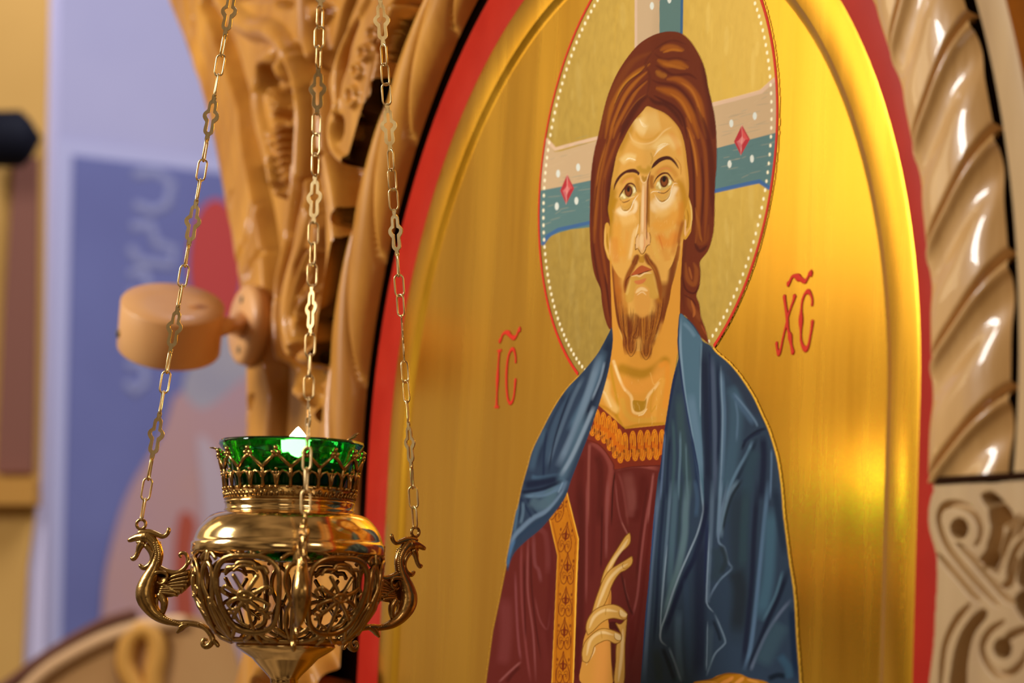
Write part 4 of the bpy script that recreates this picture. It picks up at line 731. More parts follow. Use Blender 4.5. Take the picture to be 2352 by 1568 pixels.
bm = bmesh.new(); bm.faces.new([bm.verts.new(Vector(wp(*uvh(x,y,.012),-.012))) for x,y in [(420,-120),(450,10),(510,180),(560,370),(580,520),(600,800),(600,1000),(600,1720),(790,1720),(790,1000),(810,760),(850,560),(930,300),(1020,120),(1150,-120)]]); link('shade_backing',bm,DKR,cl,False)  # sheet added behind the pierced carving; its dark colour is the holes' shade
# -- the twisted moulding round the arch
def moulding(parent, name, t0, t1, R, hw, hh, straight, side, m, tw=1., phase=0., n=520, per=.076, slant=.41, sw=.16, lp=.0035, outer=False):
    """half-round moulding of half width hw rising hh, following the arch; deep slanting flutes"""
    P = []
    L1 = straight
    tot = L1+R*abs(t1-t0)
    for i in range(n+1):
        s_ = tot*i/n
        if s_ < L1: P.append((AC-side*R,AV-(L1-s_),-side,0.,s_))
        else:
            a = (s_-L1)/R; P.append((AC-side*R*math.cos(a),AV+R*math.sin(a),-side*math.cos(a),math.sin(a),s_))
    K = 34; V = []; 
    for (u,v,du,dv,s_) in P:
        for k in range(K+1):
            x = -1+2*k/K; # -1 inner edge .. 1 outer edge
            lead = s_/per*tw - (x*slant) + phase
            f = lead-math.floor(lead); groove = math.exp(-((min(f,1-f))/.035)**2); lip = math.exp(-((f-.13)/.06)**2)
            swell = 1-abs(2*f-1)**3.5
            hgt = hh*math.sqrt(max(0,1-abs(x)**2.6))*(1-sw+sw*swell)+lp*lip*(1-x*x)-.012*groove*(1-x**4)
            if outer:
                rel = 1-.15*math.exp(-((f-.68)/.19)**2)+.10*math.exp(-((f-.90)/.045)**2); rel = 1+(rel-1)*min(1,max(0,(x+1)/.55)); groove = math.exp(-((min(f,1-f))/.024)**2)
                hgt = hh*max(0,1-abs(x)**4.5)**.6*rel-.009*groove*min(1,(x+1)/.25)*(1-abs(x)**6)
            if outer and x > 0: hgt = hh*(1-.34*x**3)*rel-.011*groove
            rr = hw*x*(1-.02*groove)
            V.append(wp(u+du*rr,v+dv*rr,.004+max(hgt,-.002)))
    q = []
    for i in range(n):
        for k in range(K): a = i*(K+1)+k; q.append((a,a+1,a+K+2,a+K+1))
    return link(name,mesh_np(name,V,q),m,parent)
def ring_band(rows, t0, t1, side, n=90):
    bm = bmesh.new(); prev=None
    for R,h in rows:
        cur = [bm.verts.new(Vector(wp(AC-side*R*math.cos(t),AV+R*math.sin(t),h))) for t in np.linspace(t0,t1,n)]
        if prev:
            for i in range(n-1): bm.faces.new((prev[i],prev[i+1],cur[i+1],cur[i]))
        prev = cur
    return fixn(bm)
ml = thing('arch_moulding','fluted leaf-twist oak moulding hugging the left side of the arched icon','moulding',wp(AC-.53,-.6),'fluted mouldings round the icon')
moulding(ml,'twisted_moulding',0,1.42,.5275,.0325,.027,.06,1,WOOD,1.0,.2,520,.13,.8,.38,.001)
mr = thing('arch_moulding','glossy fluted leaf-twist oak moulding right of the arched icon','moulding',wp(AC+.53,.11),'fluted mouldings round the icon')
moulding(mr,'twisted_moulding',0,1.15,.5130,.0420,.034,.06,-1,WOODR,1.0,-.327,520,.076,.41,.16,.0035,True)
link('shaded_flank',ring_band([(.553,.012),(.5553,.0150),(.5575,.010),(.5575,-.02)],-.11,1.15,-1),DKR,mr)  # flank coloured near black in place of the gap's shade
# rebate the icon sits in, behind the mouldings; its shade is in the colour
bm = bmesh.new(); prev=None
for R,h in ((.600,-.004),(.484,-.004),(.4835,-.030),(.30,-.0305)):
    cur = [bm.verts.new(Vector(wp(u,v,h))) for u,v in arch_pts(R,-.62)]
    if prev:
        for i in range(len(cur)-1): bm.faces.new((prev[i],prev[i+1],cur[i+1],cur[i]))
    prev = cur
rb = link('icon_recess',bm,DKR,None,False); rb.name = 'shaded_rebate'; rb['kind'] = 'structure'

# -- carved capital under the right moulding
cp = thing('carved_capital','pale oak capital carved with interlaced grooved ribbons and drilled scroll eyes','carving',wp(.70,-.25))
RC = Relief(.585,.84,-.13,.1075,.0006,.0006,.034)
def k6(t): return [(2100+x/3.213,1080+y/3.213) for x,y in P2(t)]
hc = .034
for t,w,d in (("500,190 590,240 670,330 740,440",.0052,.012),("560,260 610,400 590,540 540,640",.0060,.016),("780,330 700,480 640,640 600,760",.003,.004)): RC.gouge(k6(t),w,d,hc)
for t,d in (("470,690 520,610 570,570 620,600 600,690 570,770 520,730",.034),("740,970 800,890 900,880 1000,1000 900,1130 800,1090",.034),("765,800 780,680 840,560 900,600 900,880 800,870",.034),
    ("510,1030 440,1075 360,1180 310,1300 280,1450 265,1640 370,1640 385,1450 410,1290 450,1180 530,1075",.036)): RC.gouge(k6(t),.0018,d+.02,hc,closed=True)
for cx,cy in ((330,430),(650,1315),(1010,300)): RC.gouge([(2100+(cx+62*math.cos(t))/3.213,1080+(cy+72*math.sin(t))/3.213) for t in np.linspace(0,6,14)],.0015,.056,hc,closed=True)
for t in ("440,560 480,500 480,400 420,300 320,252 220,262 178,340 190,440 240,560 330,680 430,800 540,920 620,1000","310,540 400,620 520,760 640,900 730,980","170,620 300,760 400,880 480,960","410,985 310,1100 235,1250 205,1400 185,1640",
    "665,1110 560,1180 500,1290 520,1400 600,1500 700,1500 790,1420 830,1320","660,1260 720,1210 860,1160","630,870 690,830 700,720 740,600 830,480","700,860 730,760 760,640"): RC.gouge(k6(t),.0024,.0052,hc)
for t in ("760,430 900,300 1100,200","700,520 860,380 1100,260"): RC.gouge(k6(t),.0020,.004,hc)
RC.blur(2)
RC.cut(k6("175,92 140,150 112,240 102,340 112,450 150,580 165,660 165,850 152,1080 140,1300 100,1640 100,1900 1600,1900 1600,60 600,88"),hc)
RC.build({0:'capital_block'},cp,WOODG,-.02)
bm = bmesh.new(); poly = [(AC+.492,.1076),(AC+.62,.1076),(AC+.62,.1112),(AC+.492,.1112)]
prism(bm,[wp(u,v,.0) for u,v in poly],Vector(NN)*.037); link('dark_joint',fixn(bm),mat('dark_joint',(.03,.012,.006),.9,spec=0),cp,False)
# -- outer arch band beyond the dark gap
ob = thing('outer_arch_band','smooth greyish-tan oak band at the far right edge beyond a dark gap','moulding',wp(.86,.1))
link('flat_band',ring_band([(.574,-.02),(.574,.034),(.576,.0365),(.601,.0365)],-.1,1.3,-1),WOODG,ob)
link('ribbed_edge',ring_band([(.601,.0365),(.603,.022),(.612,.020),(.620,.034),(.630,.038),(.640,.034),(.645,.020),(.655,.020),(.668,.034),(.676,.038),(.684,.034),(.687,.020),(.693,.020),(.697,.034),(.706,.038),(.716,.034),(.72,.010),(.80,.01)],-.1,1.3,-1),WOOD,ob)
# ---------------------------------------------------------------- hanging oil lamp
LY = 1.91; LS = FPX/LY                      # lamp depth, pixels per metre there
ax = at(662,1250,LY)
def zz(y): return (1250-y)/LS*1.0           # height above the band from picture row
lamp = thing('hanging_oil_lamp','ornate brass hanging lamp with openwork basket, crown gallery and three dragon brackets','lamp',ax+np.array([0,0,zz(1600)]))
def cyl(ang, r, z): a = math.radians(ang); return ax+np.array([r*math.sin(a),-r*math.cos(a),z])   # angle 0 faces the camera, + to the right
def rp(v): return v/LS
bm = bmesh.new()
dome = [(143,1150),(149,1152),(150,1157),(147,1160),(147,1171),(150,1174),(146,1176),(150,1179),(166,1181),(180,1187),(190,1196),(200,1208),(207,1218),(212,1230),(215,1240),(217,1246),(220,1248),(222,1250),(222,1270),(220,1273),(212,1273),(205,1262),(196,1240),(180,1205),(150,1187),(140,1180),(140,1155),(143,1150)]
add_lathe(bm,[(rp(r),zz(y)) for r,y in dome],ax,96); link('shoulder',fixn(bm),BRASS,lamp)
bm = bmesh.new()
foot = [(104,1474),(112,1477),(114,1482),(110,1487),(96,1497),(76,1509),(72,1513),(62,1524),(50,1536),(40,1546),(34,1553),(31,1558),(32,1562),(30,1566),(27,1568),(26,1574),(32,1580),(34,1588),(28,1600),(14,1612),(16,1622),(10,1634),(1,1640)]
add_lathe(bm,[(rp(r),zz(y)) for r,y in foot]+[],ax,72); link('foot',fixn(bm),BRASS,lamp)
bm = bmesh.new(); add_lathe(bm,[(rp(r),zz(y)) for r,y in ((124,1462),(121,1470),(112,1477),(60,1480),(1,1481))],ax,72); link('basket_ring',fixn(bm),CAST,lamp)
# crown gallery
def crown_r(y): return np.interp(y,[1036,1060,1090,1120,1150],[166,163,156,152,149])
bm = bmesh.new(); NT = 15
def cpt(a,y,dr=0): return cyl(a,rp(crown_r(y)+dr),zz(y))
for i in range(NT):
    a = -7+i*24.; b = a+12
    for s in (-1,1): add_tube(bm,[cpt(a,1052),cpt(a+s*5,1064),cpt(a+s*12,1082)],[rp(4.2),rp(4.4),rp(4.8)],6)
    add_ball(bm,cpt(a,1040,1),rp(7.0)); add_ball(bm,cpt(a-2.2,1050,1),rp(7.0)); add_ball(bm,cpt(a+2.2,1050,1),rp(7.0)); add_ball(bm,cpt(a,1056,1),rp(6))
    add_tube(bm,[cpt(b,1080),cpt(b,1100),cpt(b,1126)],rp(4.2),6)
    for s in (-1,1):
        add_tube(bm,[cpt(b,1106),cpt(b+s*3,1094),cpt(b+s*7,1090),cpt(b+s*10,1100),cpt(b+s*12,1124)],rp(3.4),6)
    add_ball(bm,cpt(a,1086,1),rp(4)); add_ball(bm,cpt(a-2.4,1094,1),rp(4)); add_ball(bm,cpt(a+2.4,1094,1),rp(4)); add_tube(bm,[cpt(a,1092),cpt(a,1126)],rp(2.8),6)
    add_ball(bm,cpt(b,1094,2),rp(3.6))
    for k in range(5):
        q = a+k*4.8; add_ball(bm,cpt(q,1126+(k%2)*9,.0012),rp(5.2),1,(1,1,.9)); add_tube(bm,[cpt(q,1146,.0012),cpt(q+1.4,1136,.0016),cpt(q+3,1144,.0012)],rp(2.8),5)
link('crown_gallery',bm,CAST,lamp)
bm = bmesh.new(); add_lathe(bm,[(rp(147),zz(1122)),(rp(149),zz(1124)),(rp(149),zz(1128)),(rp(148),zz(1146)),(rp(151),zz(1150)),(rp(146),zz(1152)),(rp(144),zz(1124)),(rp(147),zz(1122))],ax,80); link('crown_band',fixn(bm),CAST,lamp)
# openwork basket
BR = [(1270,214),(1290,216),(1320,216),(1353,213),(1393,200),(1433,176),(1464,146),(1476,116)]
def bas_r(y): return np.interp(y,[b[0] for b in BR],[b[1] for b in BR])
bm = bmesh.new(); A0 = 9.
def bp(a,y,dr=0): return cyl(A0+a,rp(bas_r(y)+dr),zz(y))
def bt(pts, w=4.4, closed=False, dr=0, flat=.7):
    p = catm(pts,5,closed); add_tube(bm,[bp(a,y,dr) for a,y in p],rp(w*1.5),7,closed,flat,None)
for i in range(6):
    c = 30+60*i
    bt([(c,1284),(c+10,1286),(c+17,1298),(c+20.5,1320),(c+21,1360),(c+20,1400),(c+17,1432),(c+10,1447),(c,1451),(c-10,1447),(c-17,1432),(c-20,1400),(c-21,1360),(c-20.5,1320),(c-17,1298),(c-10,1286)],5.,True,2)
    # trefoil arch, crossed petals and rosette inside the hoop
    bt([(c-14,1322),(c-12,1310),(c-7,1309),(c-5,1300),(c,1297),(c+5,1300),(c+7,1309),(c+12,1310),(c+14,1322)],4.); bt([(c-8,1318),(c-4,1308),(c,1306),(c+4,1308),(c+8,1318)],2.6)
    for s in (-1,1):
        bt([(c,1372),(c+s*4,1348),(c+s*8,1326)],4.2); bt([(c,1372),(c+s*8,1362),(c+s*14,1350)],4.2); bt([(c,1374),(c+s*9,1380),(c+s*15,1392)],4.); bt([(c,1376),(c+s*6,1396),(c+s*14,1420)],4.2)
        bt([(c+s*14,1350),(c+s*17,1358),(c+s*15,1368)],3.2); bt([(c+s*15,1392),(c+s*12,1402),(c+s*8,1398)],3.); bt([(c+s*3,1440),(c+s*10,1428),(c+s*12,1412),(c+s*16,1408)],3.4)
        # tulip bars between the hoops
        bt([(c+s*30,1296),(c+s*26,1310),(c+s*24.5,1340),(c+s*27,1370),(c+s*29.6,1390)],4.6,dr=1); bt([(c+s*22,1290),(c+s*26,1278),(c+s*30,1276)],4.); bt([(c+s*29.5,1376),(c+s*26,1400),(c+s*25,1430),(c+s*29,1464)],4.4,dr=1)
        bt([(c+s*8,1284),(c+s*12,1276),(c+s*17,1272)],4.); bt([(c+s*17,1440),(c+s*22,1452),(c+s*27,1460)],4.); bt([(c+s*4,1451),(c+s*8,1462),(c+s*18,1470)],4.2)
        for q in (1,-1): add_ball(bm,bp(c+s*6,1279,2),rp(5))
    bt([(c,1374),(c,1410),(c,1450)],3.6)
    bt([(c+8*math.cos(t)/1.6,1372+9*math.sin(t)) for t in np.linspace(0,5.2,6)],3.6,True,3); add_ball(bm,bp(c,1372,4),rp(5.5)); add_ball(bm,bp(c,1281,3),rp(5)); add_ball(bm,bp(c-4,1276,3),rp(4.4)); add_ball(bm,bp(c+4,1276,3),rp(4.4))
    bt([(c+30,1270),(c+30,1296)],5.,dr=2); bt([(c+30,1388),(c+30,1430),(c+30,1466)],5.,dr=2)
    bt([(c,1451),(c,1464),(c,1474)],4.6)
bt([(k*12,1470) for k in range(30)],4.,True,-2)
link('openwork_basket',bm,CAST,lamp)
# dragon brackets: side view drawn in (rho, z), turned to three sides
DS = 3006.
def dg(x, y): return ((662-(280+x/4.753))/.92/DS, (1250-(1170+y/4.753))/DS)
def dragon(ang, parent):
    ca,sa = math.sin(math.radians(ang)), -math.cos(math.radians(ang)); side = np.array([-sa,ca,0])
    def W(x,y,o=0.): r,z = dg(x,y); return ax+np.array([ca*r,sa*r,z])+side*o
    S_ = 1/4.753/DS
    bm = bmesh.new()
    def tb(t, R, n=10, flat=.85, o=0., k=4):
        p = P2(t); q = catm(p,k); rr = np.interp(np.linspace(0,1,len(q)),np.linspace(0,1,len(R)),R)
        add_tube(bm,[W(x,y,o) for x,y in q],[a*S_*1.1 for a in rr],n,False,flat,Vector(side))
    tb("290,300 350,350 400,420 425,500 405,600 375,680 335,770 305,870 305,950 335,1030 390,1110 470,1175 560,1215 660,1235 760,1230 880,1245 960,1280 1015,1340 1040,1400 1010,1460 960,1475 935,1440 950,1400 985,1405",[54,52,50,50,52,60,74,90,104,106,96,76,60,46,34,31,30,30,28,28,30,32,28,26,22,18,14],12)
    tb("205,275 250,262 330,262 400,285 460,305 505,285 528,235 520,215",[34,36,32,28,24,22,22,16])
    tb("300,310 250,315 200,315 150,328 110,345 88,352",[62,58,44,32,26,18])
    tb("250,370 215,420 200,470 180,520 150,548 128,535",[46,36,26,24,26,18])
    tb("240,400 215,370 180,370",[30,24,14]); tb("285,400 335,455 362,520 355,575 320,625 265,645 232,620 228,605",[30,32,32,30,28,26,22,14])
    for s in (-1,1):
        tb("230,345 245,310 290,300 340,325 380,340",[10,13,13,12,8],8,1,s*.0023); bm2 = None
        add_ball(bm,W(265,325,s*.0026),15*S_*1.0,2); tb("290,345 350,400 385,470 370,540 380,600",[8,12,12,11,7],8,1,s*.0021)
        for i in range(15):
            f = i/14; x = 395+45*math.sin(f*2.4); y = 370+f*330; x -= 50*f*f; add_ball(bm,W(x+26,y,s*.0022),(15-2*f)*S_,1); add_ball(bm,W(x-6,y+6,s*.0026),(13)*S_,1)
        for i in range(8): add_ball(bm,W(335-i*10,690+i*22,s*.0028),15*S_,1)
        for i in range(15):
            f = i/14; x = 400+f*290; y = 1085+150*f**.75; add_ball(bm,W(x,y+6,s*.0016),(19-8*f)*S_,1)
        tb("375,960 340,985 350,1040 400,1060",[12,15,13,8],8,1,s*.0032); tb("395,1000 365,1030 380,1090 430,1110",[10,13,12,8],8,1,s*.0028)
        tb([0,0] and "312,930 270,900 275,855 315,838 352,862 350,900 322,912 302,895",[13,14,14,13,12,10],8,1,s*.0036)
        # wing: plate, rim scroll and feather ribs
        tb("400,830 375,780 395,715 450,688 520,700 545,745 515,800 470,815 440,795",[14,20,22,22,20,18,16,13,9],8,1,s*.0022)
        for e in ("480,800 600,735 760,690","480,815 620,770 768,735","475,830 620,805 770,780","465,850 610,835 755,820","455,870 590,865 725,862","450,890 570,890 685,898","450,905 545,915 640,930"):
            tb(e,[9,16,19],8,1,s*.0013); 
        for j in range(5):
            for i in range(5): add_ball(bm,W(490+i*24+j*18,835+i*16+j*6-20,s*.0026),8*S_,1)
    poly = [W(x,y,-.0011) for x,y in P2("390,720 450,690 560,690 640,700 775,650 785,820 745,860 700,905 640,940 580,955 500,960 420,930 370,850")]; prism(bm,poly,Vector(side)*.0022)
    tb("430,640 500,675 600,698 680,672 735,610 742,540 720,490 680,480 655,500 668,528",[34,34,30,24,20,18,18,18,16,12])
    tb("455,925 500,990 505,1060 490,1130",[46,44,36,26]); tb("440,925 425,990 430,1060 470,1120",[16,18,16,12])
    tb("800,1228 740,1250 690,1295 655,1335",[30,34,30,14]); tb("770,1245 720,1255 680,1280",[14,14,8],8,1,.0016); tb("900,1250 800,1232 700,1236",[16,14,10],8,1,.0014)
    tb("1040,1400 1085,1440 1105,1470",[26,24,20]); tb("740,600 775,560 800,420",[18,16,14]); tb("775,820 790,700 790,600",[16,16,14])
    o = link('dragon_bracket',bm,CAST,parent)
    bm = bmesh.new(); c = W(222,175); e = (W(262,175)-c); f = (W(222,135)-c); add_tube(bm,[c+e*math.cos(t)*1.25+f*math.sin(t)*1.3 for t in np.linspace(0,2*math.pi,18,endpoint=False)],17*S_,8,True)
    link('suspension_eye',bm,CAST,o)
    return W(222,130)
rings = [dragon(a,lamp) for a in (-108,131,10)]
# chains
apex = ax+np.array([.012,0,zz(1205)+.90])
def chain(p0, order, twist):
    p0 = np.array(p0); d = apex-p0; L = np.linalg.norm(d); d = d/L; root = bpy.data.objects.new('chain',None); COL.objects.link(root); root.parent = lamp; root.location = Vector(p0)-Vector(lamp.location); root.empty_display_size=.01
    base = np.cross(d,CF); base /= np.linalg.norm(base); nrm = np.cross(base,d)
    pos = .0006; k = 0
    while pos < .52:
        kind = order[k%len(order)]; tw = math.radians(twist(k)); e1 = base*math.cos(tw)+nrm*math.sin(tw); e2 = np.cross(e1,d); bm = bmesh.new()
        if kind=='l':
            ln = .0182; hw = .0034; c = p0+d*(pos+ln/2-.0014); P = []
            for t in np.linspace(0,math.pi,8): P.append(c+d*(ln/2-hw-.0006)+e1*hw*math.cos(t)+d*hw*math.sin(t))
            for t in np.linspace(math.pi,2*math.pi,8): P.append(c-d*(ln/2-hw-.0006)+e1*hw*math.cos(t)+d*hw*math.sin(t))
            add_tube(bm,P,.00078,8,True); pos += .01545; nm = 'chain_link'
        else:
            ln = .0385; c = p0+d*(pos+ln/2-.0014); h = .00055
            half = [(-.0187,0.0),(-.0178,.0016),(-.0158,.0018),(-.0148,.0012),(-.0135,.0020),(-.0118,.0038),(-.0080,.0040),(-.0040,.0036),(-.0022,.0050),(.0002,.0064),(.0030,.0063),(.0050,.0046),(.0060,.0036),(.0090,.0035),(.0120,.0033),(.0138,.0018),(.0150,.0011),(.0160,.0017),(.0178,.0016),(.0187,0.0)]
            hole = [(-.0112,0.0),(-.0106,.0011),(-.0080,.0013),(-.0020,.0012),(-.0010,.0016),(.0000,.0028),(.0016,.0036),(.0032,.0030),(.0038,.0014),(.0050,.0012),(.0095,.0012),(.0110,.0009),(.0114,0.0)]
            e2x = e1
            def outline(Hf): return [(a,b) for a,b in Hf]+[(a,-b) for a,b in Hf[-2:0:-1]]
            # plate with cross-shaped opening: outer wall, inner wall and two faces bridged strip by strip
            O = catm(outline(half),2,True); I_ = catm(outline(hole),2,True)
            N = 72
            def res_(Pq):
                Pq = np.concatenate([Pq,Pq[:1]]); s = np.r_[0,np.cumsum(np.linalg.norm(np.diff(Pq,axis=0),axis=1))]; t = np.linspace(0,s[-1],N,endpoint=False); return np.stack([np.interp(t,s,Pq[:,0]),np.interp(t,s,Pq[:,1])],1)
            O = res_(O); I_ = res_(I_); rows = []
            for z_,Q,sc in ((-h,O,1),(-h*.4,O,1.02),(h*.4,O,1.02),(h,O,1),(h,I_,1),(0,I_,1),(-h,I_,1)):
                rows.append([bm.verts.new(Vector(c+d*a*(1 if sc==1 else 1.0)+e1*b*sc+e2*z_)) for a,b in Q])
            for A,B in zip(rows,rows[1:]+rows[:1]):
                for i in range(N): bm.faces.new((A[i],A[(i+1)%N],B[(i+1)%N],B[i]))
            # small eyes at both ends
            for sg in (-1,1): 
                cc = c+d*sg*.0172; add_tube(bm,[cc+e1*.0014*math.cos(t)+d*.0014*math.sin(t) for t in np.linspace(0,2*math.pi,10,endpoint=False)],.0005,6,True)
            fixn(bm); pos += .0361; nm = 'cross_link'
        link(nm,bm,CHAIN,root,kind=='l'); k += 1
    return root
chain(rings[0],'lllc',lambda k:{0:70,1:10,2:95,3:8}[k%4]+(k//4)*4-(0 if k<8 else 10))
chain(rings[1],'lllc',lambda k:{0:60,1:15,2:100,3:50}[k%4]+(35 if 4<=k<8 else 0)+(-20 if k>=8 else 0)-(30 if k>=12 else 0))
chain(rings[2],'lllc',lambda k:{0:20,1:100,2:30,3:70}[k%4]-(k//4)*22)
# ---------------------------------------------------------------- green glass cup and flame
gl = mat('green_glass',(.02,.50,.05),.03); g = gl.node_tree.nodes['Principled BSDF']; g.inputs['Transmission Weight'].default_value=1; g.inputs['IOR'].default_value=1.45
cup = thing('votive_glass','fluted emerald green glass cup set in the brass lamp crown, burning','glass',ax+np.array([0,0,zz(1300)]))
fl = lambda k,j,n: .0012*abs(math.sin(k*12*math.pi/n*1.0))*(1 if j not in (0,) else 1)
bm = bmesh.new()
cupp = [(168,1022),(166,1016),(162,1017),(157,1040),(148,1070),(138,1105),(130,1150),(122,1200),(112,1250),(95,1282),(50,1291),(1,1292)]
cin = [(1,1283),(48,1282),(88,1273),(104,1245),(114,1200),(122,1150),(130,1105),(141,1070),(151,1040),(159,1022)]
add_lathe(bm,[(rp(r)*.985,zz(y)) for r,y in [(159,1022),(162,1015),(168,1014),(170,1022)]+cupp[3:]+cin],ax,144,lambda k,j,n: (-.0011*abs(math.sin(12*math.pi*k/n)) if j<11 else 0)*(1.))
link('glass_wall',fixn(bm),gl,cup)
bm = bmesh.new(); add_lathe(bm,[(.0003,zz(1066)),(rp(60),zz(1066)),(rp(140),zz(1067)),(rp(135),zz(1085)),(rp(122),zz(1150)),(rp(100),zz(1240)),(rp(40),zz(1278)),(.0003,zz(1279))],ax,72)
oil = mat('lamp_oil',(.03,.10,.015),.08); link('lamp_oil',fixn(bm),oil,cup)
fx_ = ax+np.array([(678-662)/LS,-.006,0])
bm = bmesh.new(); add_lathe(bm,[(.0003,zz(1060)),(rp(16),zz(1060)),(rp(17),zz(1063)),(rp(16),zz(1068)),(.0003,zz(1069))],fx_,24); link('float',fixn(bm),mat('cork_float',(.25,.14,.06),.7),cup)
bm = bmesh.new(); add_tube(bm,[fx_+np.array([0,0,zz(1060)]),fx_+np.array([0,0,zz(1044)])],rp(2),6); link('wick',bm,mat('wick_char',(.02,.015,.01),.9),cup)
fm = mat('flame',(1,.8,.45),.5); b_ = fm.node_tree.nodes['Principled BSDF']; b_.inputs['Emission Color'].default_value=(1,.80,.45,1); b_.inputs['Emission Strength'].default_value=45
bm = bmesh.new(); add_lathe(bm,[(.0002,zz(981)),(rp(5),zz(985)),(rp(12),zz(993)),(rp(19),zz(1002)),(rp(27),zz(1013)),(rp(31),zz(1025)),(rp(28),zz(1035)),(rp(22),zz(1043)),(rp(12),zz(1048)),(.0002,zz(1051))],fx_,28); link('flame',fixn(bm),fm,cup)
fl_ = bpy.data.lights.new('flame_light','POINT'); fl_.energy=.12; fl_.color=(1,.72,.35); fl_.shadow_soft_size=.012; flo = bpy.data.objects.new('flame_light',fl_); COL.objects.link(flo); flo.location = fx_+np.array([0,0,zz(966)])
# clip ends of the float wire on the rim
bm = bmesh.new(); add_tube(bm,[at(*p,LY) for p in ((795,1018),(812,1010),(822,1003),(830,999))],[.0006,.0009,.0012,.0005],7); add_tube(bm,[at(*p,LY) for p in ((812,1010),(825,1006))],[.0009,.0004],6)
link('wire_end',bm,CAST,cup); bm = bmesh.new(); add_tube(bm,[at(*p,LY) for p in ((504,1027),(495,1024),(487,1023))],[.0008,.0007,.0003],6); link('wire_end',bm,CAST,cup)
# ---------------------------------------------------------------- turned wooden drum on its wall bracket
DY = 2.60; DSC = FPX/DY
dn = CR*.15*.917+CU*.985*.917-CF*.40; dn /= np.linalg.norm(dn)
dc = at(397,697,DY); e1 = np.cross(dn,CF); e1 /= np.linalg.norm(e1); e2 = np.cross(dn,e1); R_ = 120/DSC; Hh_ = .0515
drum = thing('wooden_drum','turned light-brown wooden drum held out on a round wall rosette','wooden fixture',dc-dn*Hh_)
bm = bmesh.new(); prev = None
for r,z in ((.0001,0),(R_*.5,0),(R_*.985,0),(R_,-.0012),(R_,-Hh_+.0012),(R_*.985,-Hh_),(.0001,-Hh_)):
    cur = [bm.verts.new(Vector(dc+dn*z+e1*r*math.cos(t)+e2*r*math.sin(t))) for t in np.linspace(0,2*math.pi,72,endpoint=False)]
    if prev:
        for i in range(72): bm.faces.new((prev[i],prev[(i+1)%72],cur[(i+1)%72],cur[i]))
    prev = cur
link('drum_body',fixn(bm),WOODD,drum)
def disc(bm, c, n, r, th, k=40):
    a = np.cross(n,[0,0,1.]); a /= np.linalg.norm(a); b = np.cross(n,a); prev=None
    for rr,z in ((.0001,th),(r*.88,th),(r*.97,th*.85),(r,th*.6),(r,0),(.0001,0)):
        cur = [bm.verts.new(Vector(c+n*z+a*rr*math.cos(t)+b*rr*math.sin(t))) for t in np.linspace(0,2*math.pi,k,endpoint=False)]
        if prev:
            for i in range(k): bm.faces.new((prev[i],prev[(i+1)%k],cur[(i+1)%k],cur[i]))
        prev = cur
SCR = mat('screw_iron',(.12,.10,.06),.4,.8)
# rosette stands on the panel's border
rh = .020; rc = wp(*uvh(562,746,rh+.012),rh)
bm = bmesh.new(); disc(bm,rc,NN,.043,.017); link('rosette',fixn(bm),WOODD,drum)
bm = bmesh.new(); q = rc+NN*.017; tgt = dc-dn*.026+CR*R_*.93; add_tube(bm,[q,q*.6+tgt*.4,tgt],[.014,.008,.011],20); link('arm',bm,WOODD,drum)
for dz in (.027,-.027):
    bm = bmesh.new(); disc(bm,rc+NN*.0165+VZ*dz,NN,.0042,.0012,16); link('screw',fixn(bm),SCR,drum)
bm = bmesh.new(); disc(bm,dc-dn*.034-CR*R_*.93-CF*R_*.32,-CR*.93-CF*.36,.0042,.0030,16); link('screw',fixn(bm),SCR,drum)
bm = bmesh.new(); a_ = dc+e1*0; disc(bm,dc+CR*.022,dn,.006,.0006,16); link('plug',fixn(bm),WOODD,drum)
# ---------------------------------------------------------------- far wall with its painting, post and carved arch
BU = -3.83
def bw(x, y, off=0.):                       # photo point -> far wall (square to the icon wall), off in front of it
    d = ray(x,y); t = (BU+off-(CAMP-P0)@U)/(d@U); return CAMP+d*t
def sheet(name, pts, off, m, parent, th=.004, sm=True):
    p = catm(pts,5,True) if sm else pts; bm = bmesh.new(); prism(bm,[bw(x,y,off+th) for x,y in p],-U*th); return link(name,fixn(bm),m,parent,False)
def fmat(n, c, c2=None): return mat(n,c,.75,0,3,(8,.05,.002),col2=c2 or c)
LAV = fmat('lavender_plaster',(.40,.385,.57),(.44,.42,.60))
def wallp(k, z, off=0.): return P0+U*(BU+off)-NN*k+VZ*z
bm = bmesh.new(); prism(bm,[wallp(-.75,-1.55),wallp(5,-1.55),wallp(5,3),wallp(-.75,3)],-U*.1); wb = link('wall_back',fixn(bm),LAV,None,False); wb['kind']='structure'
mu = thing('wall_painting','blurred blue wall painting of a haloed figure in pink and red robes','painting',bw(330,1500,.01))
sheet('painted_border',[(118,318),(300,342),(700,395),(700,1760),(70,1760)],.004,fmat('pale_border',(.46,.45,.64)),mu,.006,False)
sheet('painted_ground',[(168,356),(300,372),(700,420),(700,1760),(135,1760)],.012,fmat('blue_ground',(.125,.135,.32),(.15,.165,.37)),mu,.004,False)
sheet('painted_halo',[(500+62*math.cos(t)-4,605+148*math.sin(t)) for t in np.linspace(0,6.28,18,endpoint=False)],.018,fmat('halo_red',(.50,.045,.035)),mu)
sheet('painted_head',[(478,770),(560,740),(640,800),(620,960),(520,1000),(450,960),(420,900),(440,830)],.019,fmat('beard_grey',(.46,.40,.38),(.30,.28,.34)),mu)
sheet('painted_robe',[(470,940),(410,900),(370,1000),(300,1120),(262,1230),(235,1400),(240,1760),(640,1760),(640,900)],.023,fmat('robe_pink',(.50,.28,.24),(.44,.27,.30)),mu)
sheet('painted_robe_stripe',[(415,1180),(400,1300),(405,1500),(410,1740),(448,1740),(455,1500),(440,1300),(450,1200)],.028,fmat('stripe_red',(.42,.07,.03)),mu)
